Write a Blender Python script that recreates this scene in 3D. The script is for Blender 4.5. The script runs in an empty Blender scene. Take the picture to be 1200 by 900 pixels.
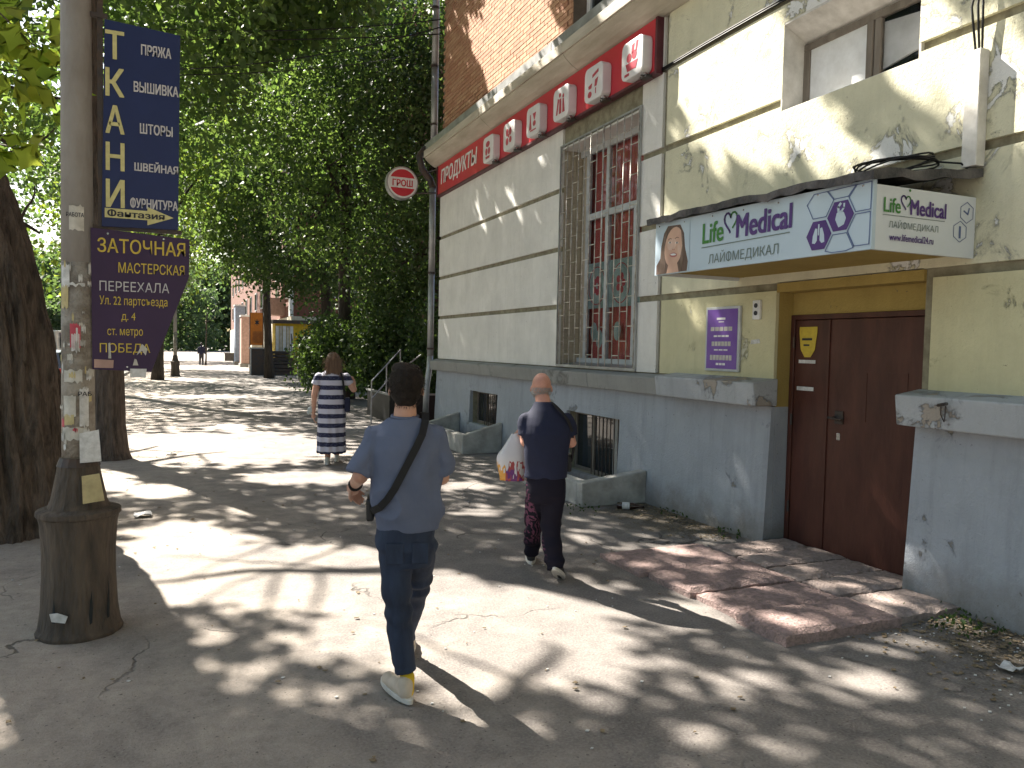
import bpy, bmesh, math, random
import numpy as np
from mathutils import Vector, Matrix, noise
R=math.radians
rnd=random.Random(7); nr=np.random.default_rng(11)
sc=bpy.context.scene; C=sc.collection
# ---------------------------------------------------------------- camera
cd=bpy.data.cameras.new('camera'); cam=bpy.data.objects.new('camera',cd); C.objects.link(cam); sc.camera=cam
cd.sensor_width=36; cd.lens=27; cd.clip_start=.05; cd.clip_end=2000
def _basis():
    F=900.; a=Vector((213-600,400-450,F)); b=Vector((613,400+20-450,F))
    up=a.cross(b).normalized()
    if up.y>0: up=-up
    Y=a.normalized(); X=Y.cross(up)
    if X.x<0: X=-X
    return Matrix((X,Y,up))          # rows: world axes seen from the camera (x right, y down, z forward)
_r=_basis(); m=Matrix((( _r[0][0],-_r[0][1],-_r[0][2]),(_r[1][0],-_r[1][1],-_r[1][2]),(_r[2][0],-_r[2][1],-_r[2][2]))).to_4x4()
m.translation=Vector((0,0,1.75)); cam.matrix_world=m
# ---------------------------------------------------------------- light
L=Vector((.302,-.648,-.70)).normalized()
w=bpy.data.worlds.new("World"); sc.world=w; w.use_nodes=True
sky=w.node_tree.nodes.new('ShaderNodeTexSky'); sky.sky_type='NISHITA'; sky.sun_disc=False
sky.sun_elevation=R(44.4); sky.sun_rotation=R(-25); sky.air_density=1.3; sky.dust_density=2.0
w.node_tree.links.new(sky.outputs[0],w.node_tree.nodes['Background'].inputs[0]); w.node_tree.nodes['Background'].inputs[1].default_value=.05
sd=bpy.data.lights.new('sun','SUN'); sd.energy=5.0; sd.angle=R(.53); sd.color=(1,.93,.82)
so=bpy.data.objects.new('sun',sd); C.objects.link(so); so.location=(-8,14,20); so.rotation_euler=L.to_track_quat('-Z','Y').to_euler()
sc.view_settings.view_transform='Standard'; sc.view_settings.look='None'; sc.view_settings.gamma=1; sc.view_settings.exposure=2.2
# ---------------------------------------------------------------- materials
MT={}
def mat(name,col,rough=.8,col2=None,scale=6,bump=.15,bscale=None,metal=0,spec=.4,lo=.35,hi=.65,stretch=(1,1,1),detail=6,coat=0):
    m=bpy.data.materials.new(name); m.use_nodes=True; MT[name]=m
    nt=m.node_tree; N=nt.nodes; K=nt.links; p=N['Principled BSDF']
    p.inputs['Roughness'].default_value=rough; p.inputs['Metallic'].default_value=metal; p.inputs['Specular IOR Level'].default_value=spec
    if coat: p.inputs['Coat Weight'].default_value=coat
    tc=N.new('ShaderNodeTexCoord'); mp=N.new('ShaderNodeMapping'); mp.inputs['Scale'].default_value=stretch
    K.new(tc.outputs['Object'],mp.inputs[0])
    nz=N.new('ShaderNodeTexNoise'); nz.inputs['Scale'].default_value=scale; nz.inputs['Detail'].default_value=detail; nz.inputs['Roughness'].default_value=.62
    K.new(mp.outputs[0],nz.inputs[0])
    cr=N.new('ShaderNodeValToRGB'); cr.color_ramp.elements[0].position=lo; cr.color_ramp.elements[1].position=hi
    c2=col2 or tuple(c*.72 for c in col)
    cr.color_ramp.elements[0].color=(*c2,1); cr.color_ramp.elements[1].color=(*col,1)
    K.new(nz.outputs[0],cr.inputs[0]); K.new(cr.outputs[0],p.inputs['Base Color'])
    if bump:
        n2=N.new('ShaderNodeTexNoise'); n2.inputs['Scale'].default_value=bscale or scale*6; n2.inputs['Detail'].default_value=5
        K.new(mp.outputs[0],n2.inputs[0])
        b=N.new('ShaderNodeBump'); b.inputs['Strength'].default_value=bump; b.inputs['Distance'].default_value=.06 if name.startswith('bark') else .02
        K.new(n2.outputs[0],b.inputs['Height']); K.new(b.outputs[0],p.inputs['Normal'])
    m['_n']=1
    return m
def nodes(m): return m.node_tree.nodes, m.node_tree.links, m.node_tree.nodes['Principled BSDF']
def mix(N,K,fac,a,b):
    x=N.new('ShaderNodeMix'); x.data_type='RGBA'
    for s,v in ((0,fac),(6,a),(7,b)):
        if hasattr(v,'is_linked') or hasattr(v,'links'): K.new(v,x.inputs[s])
        elif s==0: x.inputs[s].default_value=v
        else: x.inputs[s].default_value=(*v,1)
    return x.outputs[2]
def ramp(N,K,src,a,b):
    r=N.new('ShaderNodeMapRange'); r.inputs[1].default_value=a; r.inputs[2].default_value=b; K.new(src,r.inputs[0]); return r.outputs[0]
def noi(N,K,vec,scale,detail=6,rough=.6,dist=0):
    n=N.new('ShaderNodeTexNoise'); n.inputs['Scale'].default_value=scale; n.inputs['Detail'].default_value=detail; n.inputs['Roughness'].default_value=rough; n.inputs['Distortion'].default_value=dist
    K.new(vec,n.inputs[0]); return n.outputs[0]
def mapped(N,K,scale=(1,1,1)):
    tc=N.new('ShaderNodeTexCoord'); mp=N.new('ShaderNodeMapping'); mp.inputs['Scale'].default_value=scale; K.new(tc.outputs['Object'],mp.inputs[0]); return mp.outputs[0]
def mathn(N,K,op,a,b):
    x=N.new('ShaderNodeMath'); x.operation=op
    for i,v in enumerate((a,b)):
        if hasattr(v,'links'): K.new(v,x.inputs[i])
        else: x.inputs[i].default_value=v
    return x.outputs[0]
def stucco(name,col,under,peel=.62,stain=.5,rough=.9):
    m=bpy.data.materials.new(name); m.use_nodes=True; MT[name]=m; N,K,p=nodes(m)
    v=mapped(N,K); vs=mapped(N,K,(1,3.5,.35))
    big=noi(N,K,v,.9,4,.6,.4); fine=noi(N,K,v,3.2,10,.68,.6)
    s=mathn(N,K,'ADD',mathn(N,K,'MULTIPLY',big,.45),mathn(N,K,'MULTIPLY',fine,.55))
    mask=ramp(N,K,s,peel,peel+.012); edge=ramp(N,K,s,peel-.03,peel)
    tone=noi(N,K,v,1.7,8,.7); stn=noi(N,K,vs,2.2,7,.7)
    base=mix(N,K,ramp(N,K,tone,.35,.7),tuple(c*.82 for c in col),col)
    base=mix(N,K,mathn(N,K,'MULTIPLY',ramp(N,K,stn,.5,.78),stain),base,tuple(c*.55 for c in col))
    sz_=N.new('ShaderNodeSeparateXYZ'); tg_=N.new('ShaderNodeNewGeometry'); K.new(tg_.outputs['Position'],sz_.inputs[0]); spl=ramp(N,K,mathn(N,K,'ADD',mathn(N,K,'MULTIPLY',sz_.outputs[2],-1.6),mathn(N,K,'MULTIPLY',noi(N,K,v,3,9,.75),1.1)),.0,.55)
    base=mix(N,K,mathn(N,K,'MULTIPLY',spl,.75),base,(.17,.145,.115))
    sp=noi(N,K,v,22,3,.6); base=mix(N,K,mathn(N,K,'MULTIPLY',ramp(N,K,sp,.70,.74),.7),base,(.12,.1,.08))
    c=mix(N,K,mathn(N,K,'MULTIPLY',edge,.55),base,tuple(x*.45 for x in col)); c=mix(N,K,mask,c,under)
    K.new(c,p.inputs['Base Color']); p.inputs['Roughness'].default_value=rough; p.inputs['Specular IOR Level'].default_value=.25
    h=mathn(N,K,'ADD',mathn(N,K,'MULTIPLY',mask,-1.0),mathn(N,K,'MULTIPLY',noi(N,K,v,38,6,.7),.5)); h=mathn(N,K,'ADD',h,mathn(N,K,'MULTIPLY',tone,.8))
    b=N.new('ShaderNodeBump'); b.inputs['Strength'].default_value=.8; b.inputs['Distance'].default_value=.02; K.new(h,b.inputs['Height']); K.new(b.outputs[0],p.inputs['Normal'])
    return m
stucco('stucco_white',(.80,.785,.75),(.62,.62,.60),.70,.3)
stucco('stucco_yellow',(.73,.70,.52),(.74,.74,.72),.572,.28)
stucco('stucco_low',(.66,.62,.40),(.58,.56,.44),.60,.30)
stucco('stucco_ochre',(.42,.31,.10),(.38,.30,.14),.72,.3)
stucco('plinth',(.40,.43,.48),(.30,.29,.27),.62,.55)
stucco('ledge',(.46,.48,.51),(.36,.32,.28),.55,.6)
stucco('render_grey',(.33,.33,.32),(.26,.25,.24),.6,.4)
mat('groove',(.30,.28,.20),.95,(.18,.16,.11),8)
mat('metal_flash',(.42,.43,.44),.45,(.28,.28,.28),3,.05,metal=.5)
mat('cornice',(.52,.48,.40),.85,(.38,.34,.27),4,.2,stretch=(1,.3,2))
mat('white_trim',(.72,.70,.66),.7,(.5,.48,.44),5)
mat('tile_joint',(.42,.37,.29),.9)
mat('concrete',(.36,.35,.33),.92,(.2,.19,.17),5,.5,lo=.3,hi=.7)
mat('concrete_light',(.47,.46,.44),.92,(.28,.27,.25),4,.5)
mat('iron_dark',(.05,.05,.055),.55,(.09,.06,.045),8,.2,metal=.4)
mat('black_plastic',(.015,.015,.017),.5)
mat('strap_black',(.012,.012,.014),.75,bscale=300)
mat('grille_bar',(.72,.70,.64),.4,(.32,.26,.22),10,.1,metal=.3)
mat('pvc',(.55,.58,.60),.45,(.4,.42,.43),5,.03)
mat('pvc_white',(.75,.76,.77),.4,(.6,.6,.6),5,.03)
mat('curtain_red',(.50,.085,.07),.6,(.38,.05,.045),4,.1,stretch=(1,6,.4))
mat('banner_teal',(.38,.50,.50),.35,(.2,.28,.28),5,.02)
mat('sign_red',(.56,.035,.055),.35,(.50,.03,.045),2,.02)
mat('sign_frame',(.11,.03,.04),.5)
mat('box_white',(.75,.73,.74),.35,(.66,.64,.65),2,.02)
mat('print_white',(.75,.75,.75),.4,(.7,.7,.7),5,0)
mat('print_red',(.50,.06,.09),.4,(.42,.05,.08),5,0)
mat('print_purple',(.085,.04,.19),.4,(.075,.03,.17),5,0)
mat('print_green',(.06,.22,.05),.4,(.05,.2,.04),5,0)
mat('print_grey',(.16,.2,.19),.4,(.14,.18,.17),5,0)
mat('print_dark',(.03,.03,.04),.5,(.02,.02,.03),5,0)
mat('print_line',(.12,.16,.32),.4,(.1,.14,.28),5,0)
mat('canopy_face',(.50,.60,.69),.3,(.45,.55,.64),1.2,.02)
mat('canopy_end',(.66,.69,.72),.3,(.6,.63,.66),2,.02)
mat('canopy_under',(.30,.25,.17),.8)
mat('roof_felt',(.03,.03,.035),.6,(.12,.11,.11),6,.5)
mat('door_paint',(.095,.036,.026),.40,(.06,.022,.017),3,.15,stretch=(1,2,.5),spec=.3)
mat('sticker_yellow',(.62,.47,.05),.5,(.5,.36,.04),20,0)
mat('paper',(.60,.58,.53),.9,(.42,.40,.36),12,.2)
mat('paper_yellow',(.55,.47,.25),.9,(.4,.33,.18),12,.2)
mat('paper_white',(.68,.68,.68),.9,(.45,.45,.44),25,.1)
mat('slab_red',(.42,.30,.28),.95,(.24,.18,.165),30,1.0,bscale=70,lo=.35,hi=.65)
mat('slab_grey',(.40,.32,.29),.95,(.25,.2,.18),24,.8,bscale=50)
mat('pole_paint',(.30,.29,.28),.75,(.20,.18,.165),5,.4,stretch=(1,1,.4),lo=.3,hi=.7)
mat('pole_glue',(.19,.16,.13),.9,(.33,.30,.26),9,.6,stretch=(1,1,1),lo=.4,hi=.6)
mat('pole_base',(.13,.10,.075),.85,(.04,.034,.03),5,1.0,bscale=18,stretch=(2.5,2.5,.5),lo=.3,hi=.7)
mat('sign_navy',(.012,.022,.095),.45,(.010,.018,.08),3,.03)
mat('sign_violet',(.035,.012,.055),.45,(.03,.01,.045),3,.03)
mat('letter_cream',(.60,.55,.26),.55,(.5,.45,.2),30,0)
mat('letter_yellow',(.62,.46,.07),.55,(.5,.36,.05),30,0)
mat('letter_pale',(.55,.53,.55),.55,(.45,.43,.45),30,0)
mat('bark',(.14,.11,.088),.95,(.045,.036,.03),5,1.0,bscale=14,stretch=(3,3,.55),lo=.35,hi=.6)
mat('bark_far',(.07,.055,.045),.95,(.03,.025,.02),5,.8,bscale=12,stretch=(3,3,.6))
mat('skin',(.50,.29,.21),.55,(.44,.23,.165),14,.05,bscale=120)
mat('skin_old',(.55,.29,.22),.5,(.46,.22,.16),12,.08,bscale=100)
mat('hair_black',(.014,.010,.008),.62,(.024,.017,.013),60,.5,stretch=(1,1,.3),spec=.25)
mat('hair_grey',(.35,.33,.31),.7,(.25,.23,.22),40,.2)
mat('hair_brown',(.20,.12,.075),.5,(.11,.065,.04),20,.4,stretch=(3,3,.25))
mat('shirt_blue',(.115,.135,.205),.9,(.10,.12,.185),8,.15,bscale=220)
mat('shirt_navy',(.012,.016,.045),.85,(.010,.013,.035),8,.15,bscale=200)
mat('jeans',(.030,.045,.085),.85,(.017,.025,.048),6,.25,bscale=200,stretch=(2,2,.5))
mat('sole_white',(.62,.60,.55),.7); mat('shoe_white',(.60,.52,.42),.7,(.48,.4,.32),8)
mat('shoe_black',(.02,.02,.022),.6); mat('sock_yellow',(.75,.52,.03),.9)
mat('bottle_brown',(.03,.012,.008),.12,spec=.6); mat('car_black',(.008,.009,.012),.2,spec=.6,coat=.6,bump=0)
mat('car_white',(.6,.6,.6),.3,bump=0); mat('rubber',(.02,.02,.02),.8); mat('lamp_red',(.5,.02,.02),.25,bump=0)
mat('chrome',(.5,.5,.5),.25,metal=.9,bump=0)
mat('asphalt_road',(.09,.088,.085),.9,(.06,.06,.058),2,.4,bscale=60)
mat('kerb',(.33,.32,.30),.9)
mat('leaf_litter',(.28,.22,.14),.9,(.14,.10,.06),30,.1)
mat('moss',(.05,.07,.025),.95,(.03,.035,.015),20)
mat('dirt',(.10,.075,.055),.97,(.055,.042,.032),7,.8,bscale=60)
mat('tile_beige',(.48,.42,.32),.6,(.40,.34,.26),3,.1)
mat('wood_grey',(.22,.19,.16),.85,(.13,.11,.09),8,.3,stretch=(1,1,.2))
mat('yellow_paint',(.62,.42,.02),.7); mat('orange_panel',(.70,.22,.02),.6,(.55,.15,.02),5,0)
mat('teal_shadow',(.07,.13,.15),.9); mat('blue_grey',(.30,.36,.46),.7)
mat('pink_wall',(.50,.33,.28),.85); mat('cream_wall',(.60,.55,.45),.85)
mat('plaque',(.22,.12,.42),.3,(.16,.07,.34),2,.02)
mat('wire',(.01,.01,.01),.6)
mat('cable_white',(.5,.5,.5),.6)
mat('inside_dark',(.02,.025,.028),.8)
mat('cloth_light',(.5,.55,.55),.8)
mat('portrait_light',(.72,.50,.40),.5,bump=0); mat('portrait_hair2',(.22,.15,.12),.5,(.12,.08,.06),18,0,stretch=(1,3,.3)); mat('face_skin',(.62,.40,.30),.5,(.55,.34,.26),9,0); mat('face_hair',(.085,.055,.045),.5,(.16,.10,.08),16,0,stretch=(1,3,.3)); mat('face_lip',(.48,.16,.15),.5,bump=0)
# glass
def glass(name,tint,rough=.03,alpha=.45):
    m=bpy.data.materials.new(name); m.use_nodes=True; MT[name]=m; N,K,p=nodes(m)
    p.inputs['Base Color'].default_value=(*tint,1); p.inputs['Roughness'].default_value=rough; p.inputs['Specular IOR Level'].default_value=.8
    t=N.new('ShaderNodeBsdfTransparent'); x=N.new('ShaderNodeMixShader'); x.inputs[0].default_value=alpha
    K.new(t.outputs[0],x.inputs[1]); K.new(p.outputs[0],x.inputs[2]); K.new(x.outputs[0],N['Material Output'].inputs[0]); return m
glass('glass',(.03,.035,.04),.03,.16); glass('glass_dark',(.02,.025,.03),.04,.85)
# brick with per-piece variation
def brick(name,a,b,c):
    m=bpy.data.materials.new(name); m.use_nodes=True; MT[name]=m; N,K,p=nodes(m)
    oi=N.new('ShaderNodeObjectInfo'); g=N.new('ShaderNodeNewGeometry')
    s=mathn(N,K,'FRACT',mathn(N,K,'ADD',oi.outputs['Random'],g.outputs['Random Per Island']),0)
    cc=mix(N,K,s,a,b); v=mapped(N,K); cc=mix(N,K,mathn(N,K,'MULTIPLY',ramp(N,K,noi(N,K,v,14,6,.7),.45,.7),.6),cc,c)
    K.new(cc,p.inputs['Base Color']); p.inputs['Roughness'].default_value=.9
    bb=N.new('ShaderNodeBump'); bb.inputs['Strength'].default_value=.4; bb.inputs['Distance'].default_value=.01; K.new(noi(N,K,v,60,4),bb.inputs['Height']); K.new(bb.outputs[0],p.inputs['Normal'])
brick('brick',(.40,.20,.12),(.50,.31,.19),(.30,.14,.09)); brick('brick_dark',(.13,.05,.035),(.18,.075,.05),(.10,.04,.03))
mat('mortar',(.22,.17,.13),.95)
# leaves
def leafmat(name,d0,d1,t0,t1,tr=.45):
    m=bpy.data.materials.new(name); m.use_nodes=True; MT[name]=m; N,K,p=nodes(m)
    g=N.new('ShaderNodeNewGeometry'); r=g.outputs['Random Per Island']
    K.new(mix(N,K,r,d0,d1),p.inputs['Base Color']); p.inputs['Roughness'].default_value=.55; p.inputs['Specular IOR Level'].default_value=.3
    t=N.new('ShaderNodeBsdfTranslucent'); K.new(mix(N,K,r,t0,t1),t.inputs[0])
    x=N.new('ShaderNodeMixShader'); x.inputs[0].default_value=tr; K.new(p.outputs[0],x.inputs[1]); K.new(t.outputs[0],x.inputs[2]); K.new(x.outputs[0],N['Material Output'].inputs[0])
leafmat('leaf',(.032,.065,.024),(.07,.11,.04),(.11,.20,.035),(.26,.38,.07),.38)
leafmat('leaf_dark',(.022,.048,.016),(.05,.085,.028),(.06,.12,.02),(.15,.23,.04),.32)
leafmat('leaf_maple',(.05,.10,.02),(.09,.15,.03),(.35,.50,.04),(.60,.66,.08),.62)
leafmat('leaf_far',(.045,.075,.04),(.08,.12,.06),(.10,.18,.05),(.2,.3,.08),.35)
# ground: worn dusty asphalt
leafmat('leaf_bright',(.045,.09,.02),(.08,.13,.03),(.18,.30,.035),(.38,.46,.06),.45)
def ground_mat():
    m=bpy.data.materials.new('pavement'); m.use_nodes=True; MT['pavement']=m; N,K,p=nodes(m)
    v=mapped(N,K)
    big=noi(N,K,v,.35,5,.6,.3); mid=noi(N,K,v,2.2,9,.72,.2); fine=noi(N,K,v,70,4,.8)
    sx=N.new('ShaderNodeSeparateXYZ'); K.new(v,sx.inputs[0]); X_,Y_=sx.outputs[0],sx.outputs[1]
    c=mix(N,K,ramp(N,K,mid,.34,.66),(.140,.125,.120),(.25,.225,.208))
    sand=mathn(N,K,'ADD',ramp(N,K,X_,3.2,-1.2),mathn(N,K,'MULTIPLY',mathn(N,K,'SUBTRACT',big,.5),2.2)); sand=ramp(N,K,mathn(N,K,'ADD',sand,mathn(N,K,'MULTIPLY',mathn(N,K,'SUBTRACT',mid,.5),1.6)),.25,1.0)
    c=mix(N,K,mathn(N,K,'MULTIPLY',sand,.85),c,mix(N,K,ramp(N,K,noi(N,K,v,9,8,.75),.35,.65),(.31,.265,.225),(.46,.40,.34)))
    near=mathn(N,K,'MULTIPLY',ramp(N,K,X_,3.4,4.7),mathn(N,K,'ADD',ramp(N,K,Y_,4.2,3.0),mathn(N,K,'MULTIPLY',ramp(N,K,Y_,5.4,6.2),ramp(N,K,Y_,8.6,7.2))))
    soil=ramp(N,K,mathn(N,K,'ADD',near,mathn(N,K,'MULTIPLY',mathn(N,K,'SUBTRACT',noi(N,K,v,4,9,.75),.5),1.5)),.40,.75)
    c=mix(N,K,soil,c,mix(N,K,ramp(N,K,noi(N,K,v,30,5,.8),.4,.6),(.055,.045,.033),(.15,.12,.085)))
    c=mix(N,K,mathn(N,K,'MULTIPLY',ramp(N,K,fine,.45,.68),.55),c,(.42,.395,.36))
    c=mix(N,K,mathn(N,K,'MULTIPLY',ramp(N,K,noi(N,K,v,140,3,.7),.56,.66),.5),c,(.07,.062,.058))
    c=mix(N,K,mathn(N,K,'MULTIPLY',ramp(N,K,noi(N,K,v,5,10,.8),.55,.72),.45),c,(.10,.09,.082))
    c=mix(N,K,mathn(N,K,'MULTIPLY',ramp(N,K,noi(N,K,v,45,2,.5),.66,.72),.7),c,(.06,.05,.045))
    # cracks
    wv=N.new('ShaderNodeVectorMath'); wv.operation='ADD'; nzc=N.new('ShaderNodeTexNoise'); nzc.inputs['Scale'].default_value=1.6; nzc.inputs['Detail'].default_value=7; K.new(v,nzc.inputs[0])
    sc_=N.new('ShaderNodeVectorMath'); sc_.operation='SCALE'; sc_.inputs['Scale'].default_value=.75; K.new(nzc.outputs['Color'],sc_.inputs[0]); K.new(v,wv.inputs[0]); K.new(sc_.outputs[0],wv.inputs[1])
    vo=N.new('ShaderNodeTexVoronoi'); vo.feature='DISTANCE_TO_EDGE'; vo.inputs['Scale'].default_value=.55; K.new(wv.outputs[0],vo.inputs[0])
    ck=mathn(N,K,'MULTIPLY',ramp(N,K,vo.outputs['Distance'],.006,.002),ramp(N,K,noi(N,K,v,.8,2),.50,.62))
    c=mix(N,K,mathn(N,K,'MULTIPLY',ck,.8),c,(.05,.045,.04))
    K.new(c,p.inputs['Base Color']); p.inputs['Roughness'].default_value=.93; p.inputs['Specular IOR Level'].default_value=.3
    h=mathn(N,K,'ADD',mathn(N,K,'MULTIPLY',fine,.9),mathn(N,K,'MULTIPLY',mid,1.6)); h=mathn(N,K,'SUBTRACT',h,mathn(N,K,'MULTIPLY',ck,1.2))
    b=N.new('ShaderNodeBump'); b.inputs['Strength'].default_value=.6; b.inputs['Distance'].default_value=.02; K.new(h,b.inputs['Height']); K.new(b.outputs[0],p.inputs['Normal'])
ground_mat()
# ---------------------------------------------------------------- object helpers
def origin(o):
    v=Vector((0,0,0))
    while o: v+=o.location; o=o.parent
    return v
def tag(o,label=None,cat=None,group=None,kind=None):
    if label: o['label']=label
    if cat: o['category']=cat
    if group: o['group']=group
    if kind: o['kind']=kind
    return o
def thing(name,label,cat,loc=(0,0,0),rz=0,group=None):
    o=bpy.data.objects.new(name,None); C.objects.link(o); o.location=loc; o.rotation_euler=(0,0,rz); o.empty_display_size=.1
    return tag(o,label,cat,group)
def link(name,me,material,parent=None):
    o=bpy.data.objects.new(name,me); C.objects.link(o)
    if material: me.materials.append(MT[material])
    if parent: o.parent=parent
    return o
class MB:
    def __init__(s): s.v=[]; s.f=[]
    def add(s,v,f):
        n=len(s.v); s.v+=[tuple(p) for p in v]; s.f+=[tuple(i+n for i in q) for q in f]; return s
    def box(s,x0,x1,y0,y1,z0,z1):
        x0,x1=min(x0,x1),max(x0,x1);y0,y1=min(y0,y1),max(y0,y1);z0,z1=min(z0,z1),max(z0,z1)
        return s.add([(x0,y0,z0),(x1,y0,z0),(x1,y1,z0),(x0,y1,z0),(x0,y0,z1),(x1,y0,z1),(x1,y1,z1),(x0,y1,z1)],
          [(0,3,2,1),(4,5,6,7),(0,1,5,4),(1,2,6,5),(2,3,7,6),(3,0,4,7)])
    def hexa(s,p): # 8 arbitrary points, bottom loop then top loop
        return s.add(p,[(0,3,2,1),(4,5,6,7),(0,1,5,4),(1,2,6,5),(2,3,7,6),(3,0,4,7)])
    def tube(s,pts,rad,seg=8,cap=True,ell=None):
        pts=[Vector(p) for p in pts]; n=len(pts)
        if not hasattr(rad,'__len__'): rad=[rad]*n
        base=len(s.v); ref=None
        for i,p in enumerate(pts):
            d=(pts[min(i+1,n-1)]-pts[max(i-1,0)]).normalized()
            if ref is None:
                ref=Vector((1,0,0)) if abs(d.x)<.8 else Vector((0,1,0))
            a=(ref-d*ref.dot(d)).normalized(); b=d.cross(a); ref=a
            for k in range(seg):
                t=2*math.pi*k/seg; s.v.append(tuple(p+(a*math.cos(t)+b*math.sin(t))*rad[i]))
        for i in range(n-1):
            for k in range(seg):
                k2=(k+1)%seg; s.f.append((base+i*seg+k,base+i*seg+k2,base+(i+1)*seg+k2,base+(i+1)*seg+k))
        if cap: s.f.append(tuple(base+k for k in range(seg))[::-1]); s.f.append(tuple(base+(n-1)*seg+k for k in range(seg)))
        return s
    def rings(s,rg,seg=24,cap=True): # (cx,cy,z,rx,ry)
        base=len(s.v)
        for (cx,cy,z,rx,ry) in rg:
            for k in range(seg):
                t=2*math.pi*k/seg; s.v.append((cx+rx*math.cos(t),cy+ry*math.sin(t),z))
        for i in range(len(rg)-1):
            for k in range(seg):
                k2=(k+1)%seg; s.f.append((base+i*seg+k,base+i*seg+k2,base+(i+1)*seg+k2,base+(i+1)*seg+k))
        if cap: s.f.append(tuple(base+k for k in range(seg))[::-1]); s.f.append(tuple(base+(len(rg)-1)*seg+k for k in range(seg)))
        return s
    def ell(s,c,r,seg=14,rot=None):
        c=Vector(c); vs=[];fs=[]; n=seg//2
        for i in range(n+1):
            ph=math.pi*i/n
            for k in range(seg):
                t=2*math.pi*k/seg; q=Vector((r[0]*math.sin(ph)*math.cos(t),r[1]*math.sin(ph)*math.sin(t),r[2]*math.cos(ph)))
                if rot: q=rot@q
                vs.append(c+q)
        for i in range(n):
            for k in range(seg):
                k2=(k+1)%seg; fs.append((i*seg+k,(i+1)*seg+k,(i+1)*seg+k2,i*seg+k2))
        return s.add(vs,fs)
    def prism(s,pts,o,U,V,t): # polygon pts (u,v) on plane, thickness t along U x V
        o=Vector(o);U=Vector(U);V=Vector(V);Nn=U.cross(V); n=len(pts)
        a=[o+U*p[0]+V*p[1] for p in pts]; b=[q+Nn*t for q in a]
        return s.add(a+b,[tuple(range(n))[::-1],tuple(range(n,2*n))]+[(i,(i+1)%n,n+(i+1)%n,n+i) for i in range(n)])
    def ribbon(s,pts,wd,o,U,V,t): # line of width wd along (u,v) points
        for i in range(len(pts)-1):
            a=Vector(pts[i]);b=Vector(pts[i+1]);d=(b-a).normalized()*wd*.3;n_=Vector((-d.y,d.x)).normalized()*wd/2
            s.prism([a-d-n_,b+d-n_,b+d+n_,a-d+n_],o,U,V,t)
        return s
    def mesh(s,name,smooth=False,off=None):
        me=bpy.data.meshes.new(name); v=s.v
        if off: v=[(p[0]-off[0],p[1]-off[1],p[2]-off[2]) for p in v]
        me.from_pydata(v,[],s.f); me.update()
        if smooth: me.shade_smooth()
        return me
    def build(s,name,material,parent=None,local=False,smooth=False,bev=0,kind=None,label=None):
        off=None
        if parent and not local: off=origin(parent)
        me=s.mesh(name,smooth,off); bm=bmesh.new(); bm.from_mesh(me); bmesh.ops.recalc_face_normals(bm,faces=bm.faces); bm.to_mesh(me); bm.free()
        if smooth: me.shade_smooth()
        o=link(name,me,material,parent)
        if bev:
            b=o.modifiers.new('b','BEVEL'); b.width=bev; b.segments=2; b.limit_method='ANGLE'
        if kind: o['kind']=kind
        if label: o['label']=label
        return o
FN=None
def text(body,material,parent,o,U,V,w_,h_,bold=0,name='lettering',t=.002,shear=0,local=False,label=None,space=1):
    def raw(b):
        cu=bpy.data.curves.new('t','FONT'); cu.body=b; cu.size=1; cu.extrude=0; cu.resolution_u=3
        ob=bpy.data.objects.new('t',cu); C.objects.link(ob); bpy.context.view_layer.update()
        me=bpy.data.meshes.new_from_object(ob.evaluated_get(bpy.context.evaluated_depsgraph_get())); bpy.data.objects.remove(ob); return me
    vv=[];ff=[]
    def put(vs,fs,dx=0,dy=0,dz=0):
        n=len(vv); vv.extend((v[0]+dx,v[1]+dy,dz) for v in vs); ff.extend(tuple(i+n for i in f) for f in fs)
    src=raw(body.replace('Ф','О')); V0=[tuple(v.co) for v in src.vertices]; F0=[tuple(p_.vertices) for p_ in src.polygons]
    if 'Ф' in body:                       # the letter is an O with a bar through it
        i=body.index('Ф'); xr=max(v.co.x for v in raw(body[:i]+'О').vertices); xl=min(v.co.x for v in raw('О').vertices); wo=max(v.co.x for v in raw('О').vertices)-xl; xm=xr-wo/2
        n=len(V0); V0+=[(xm-.045,-.03,0),(xm+.045,-.03,0),(xm+.045,.76,0),(xm-.045,.76,0)]; F0.append((n,n+1,n+2,n+3))
    for k in range(5 if bold else 1):
        dx,dy=((0,0),(1,.5),(-1,-.5),(1,-.5),(-1,.5))[k]; put(V0,F0,dx*bold,dy*bold,k)
    if shear: vv=[(v[0]+v[1]*shear,v[1],v[2]) for v in vv]
    me=bpy.data.meshes.new(name); me.from_pydata(vv,[],ff)
    vs=[v.co.copy() for v in me.vertices]; x0=min(v.x for v in vs);x1=max(v.x for v in vs);y0=min(v.y for v in vs);y1=max(v.y for v in vs)
    sy=h_/(y1-y0); sx=w_/(x1-x0) if w_ else sy
    o=Vector(o);U=Vector(U).normalized();V=Vector(V).normalized();Nn=U.cross(V); off=Vector((0,0,0)) if (local or not parent) else origin(parent)
    for v in me.vertices:
        v.co=o+U*((v.co.x-x0)*sx)+V*((v.co.y-y0)*sy)+Nn*(t+.00025*v.co.z)-off
    me.update(); ob=link(name,me,material,parent)
    if label: ob['label']=label
    return ob
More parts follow.
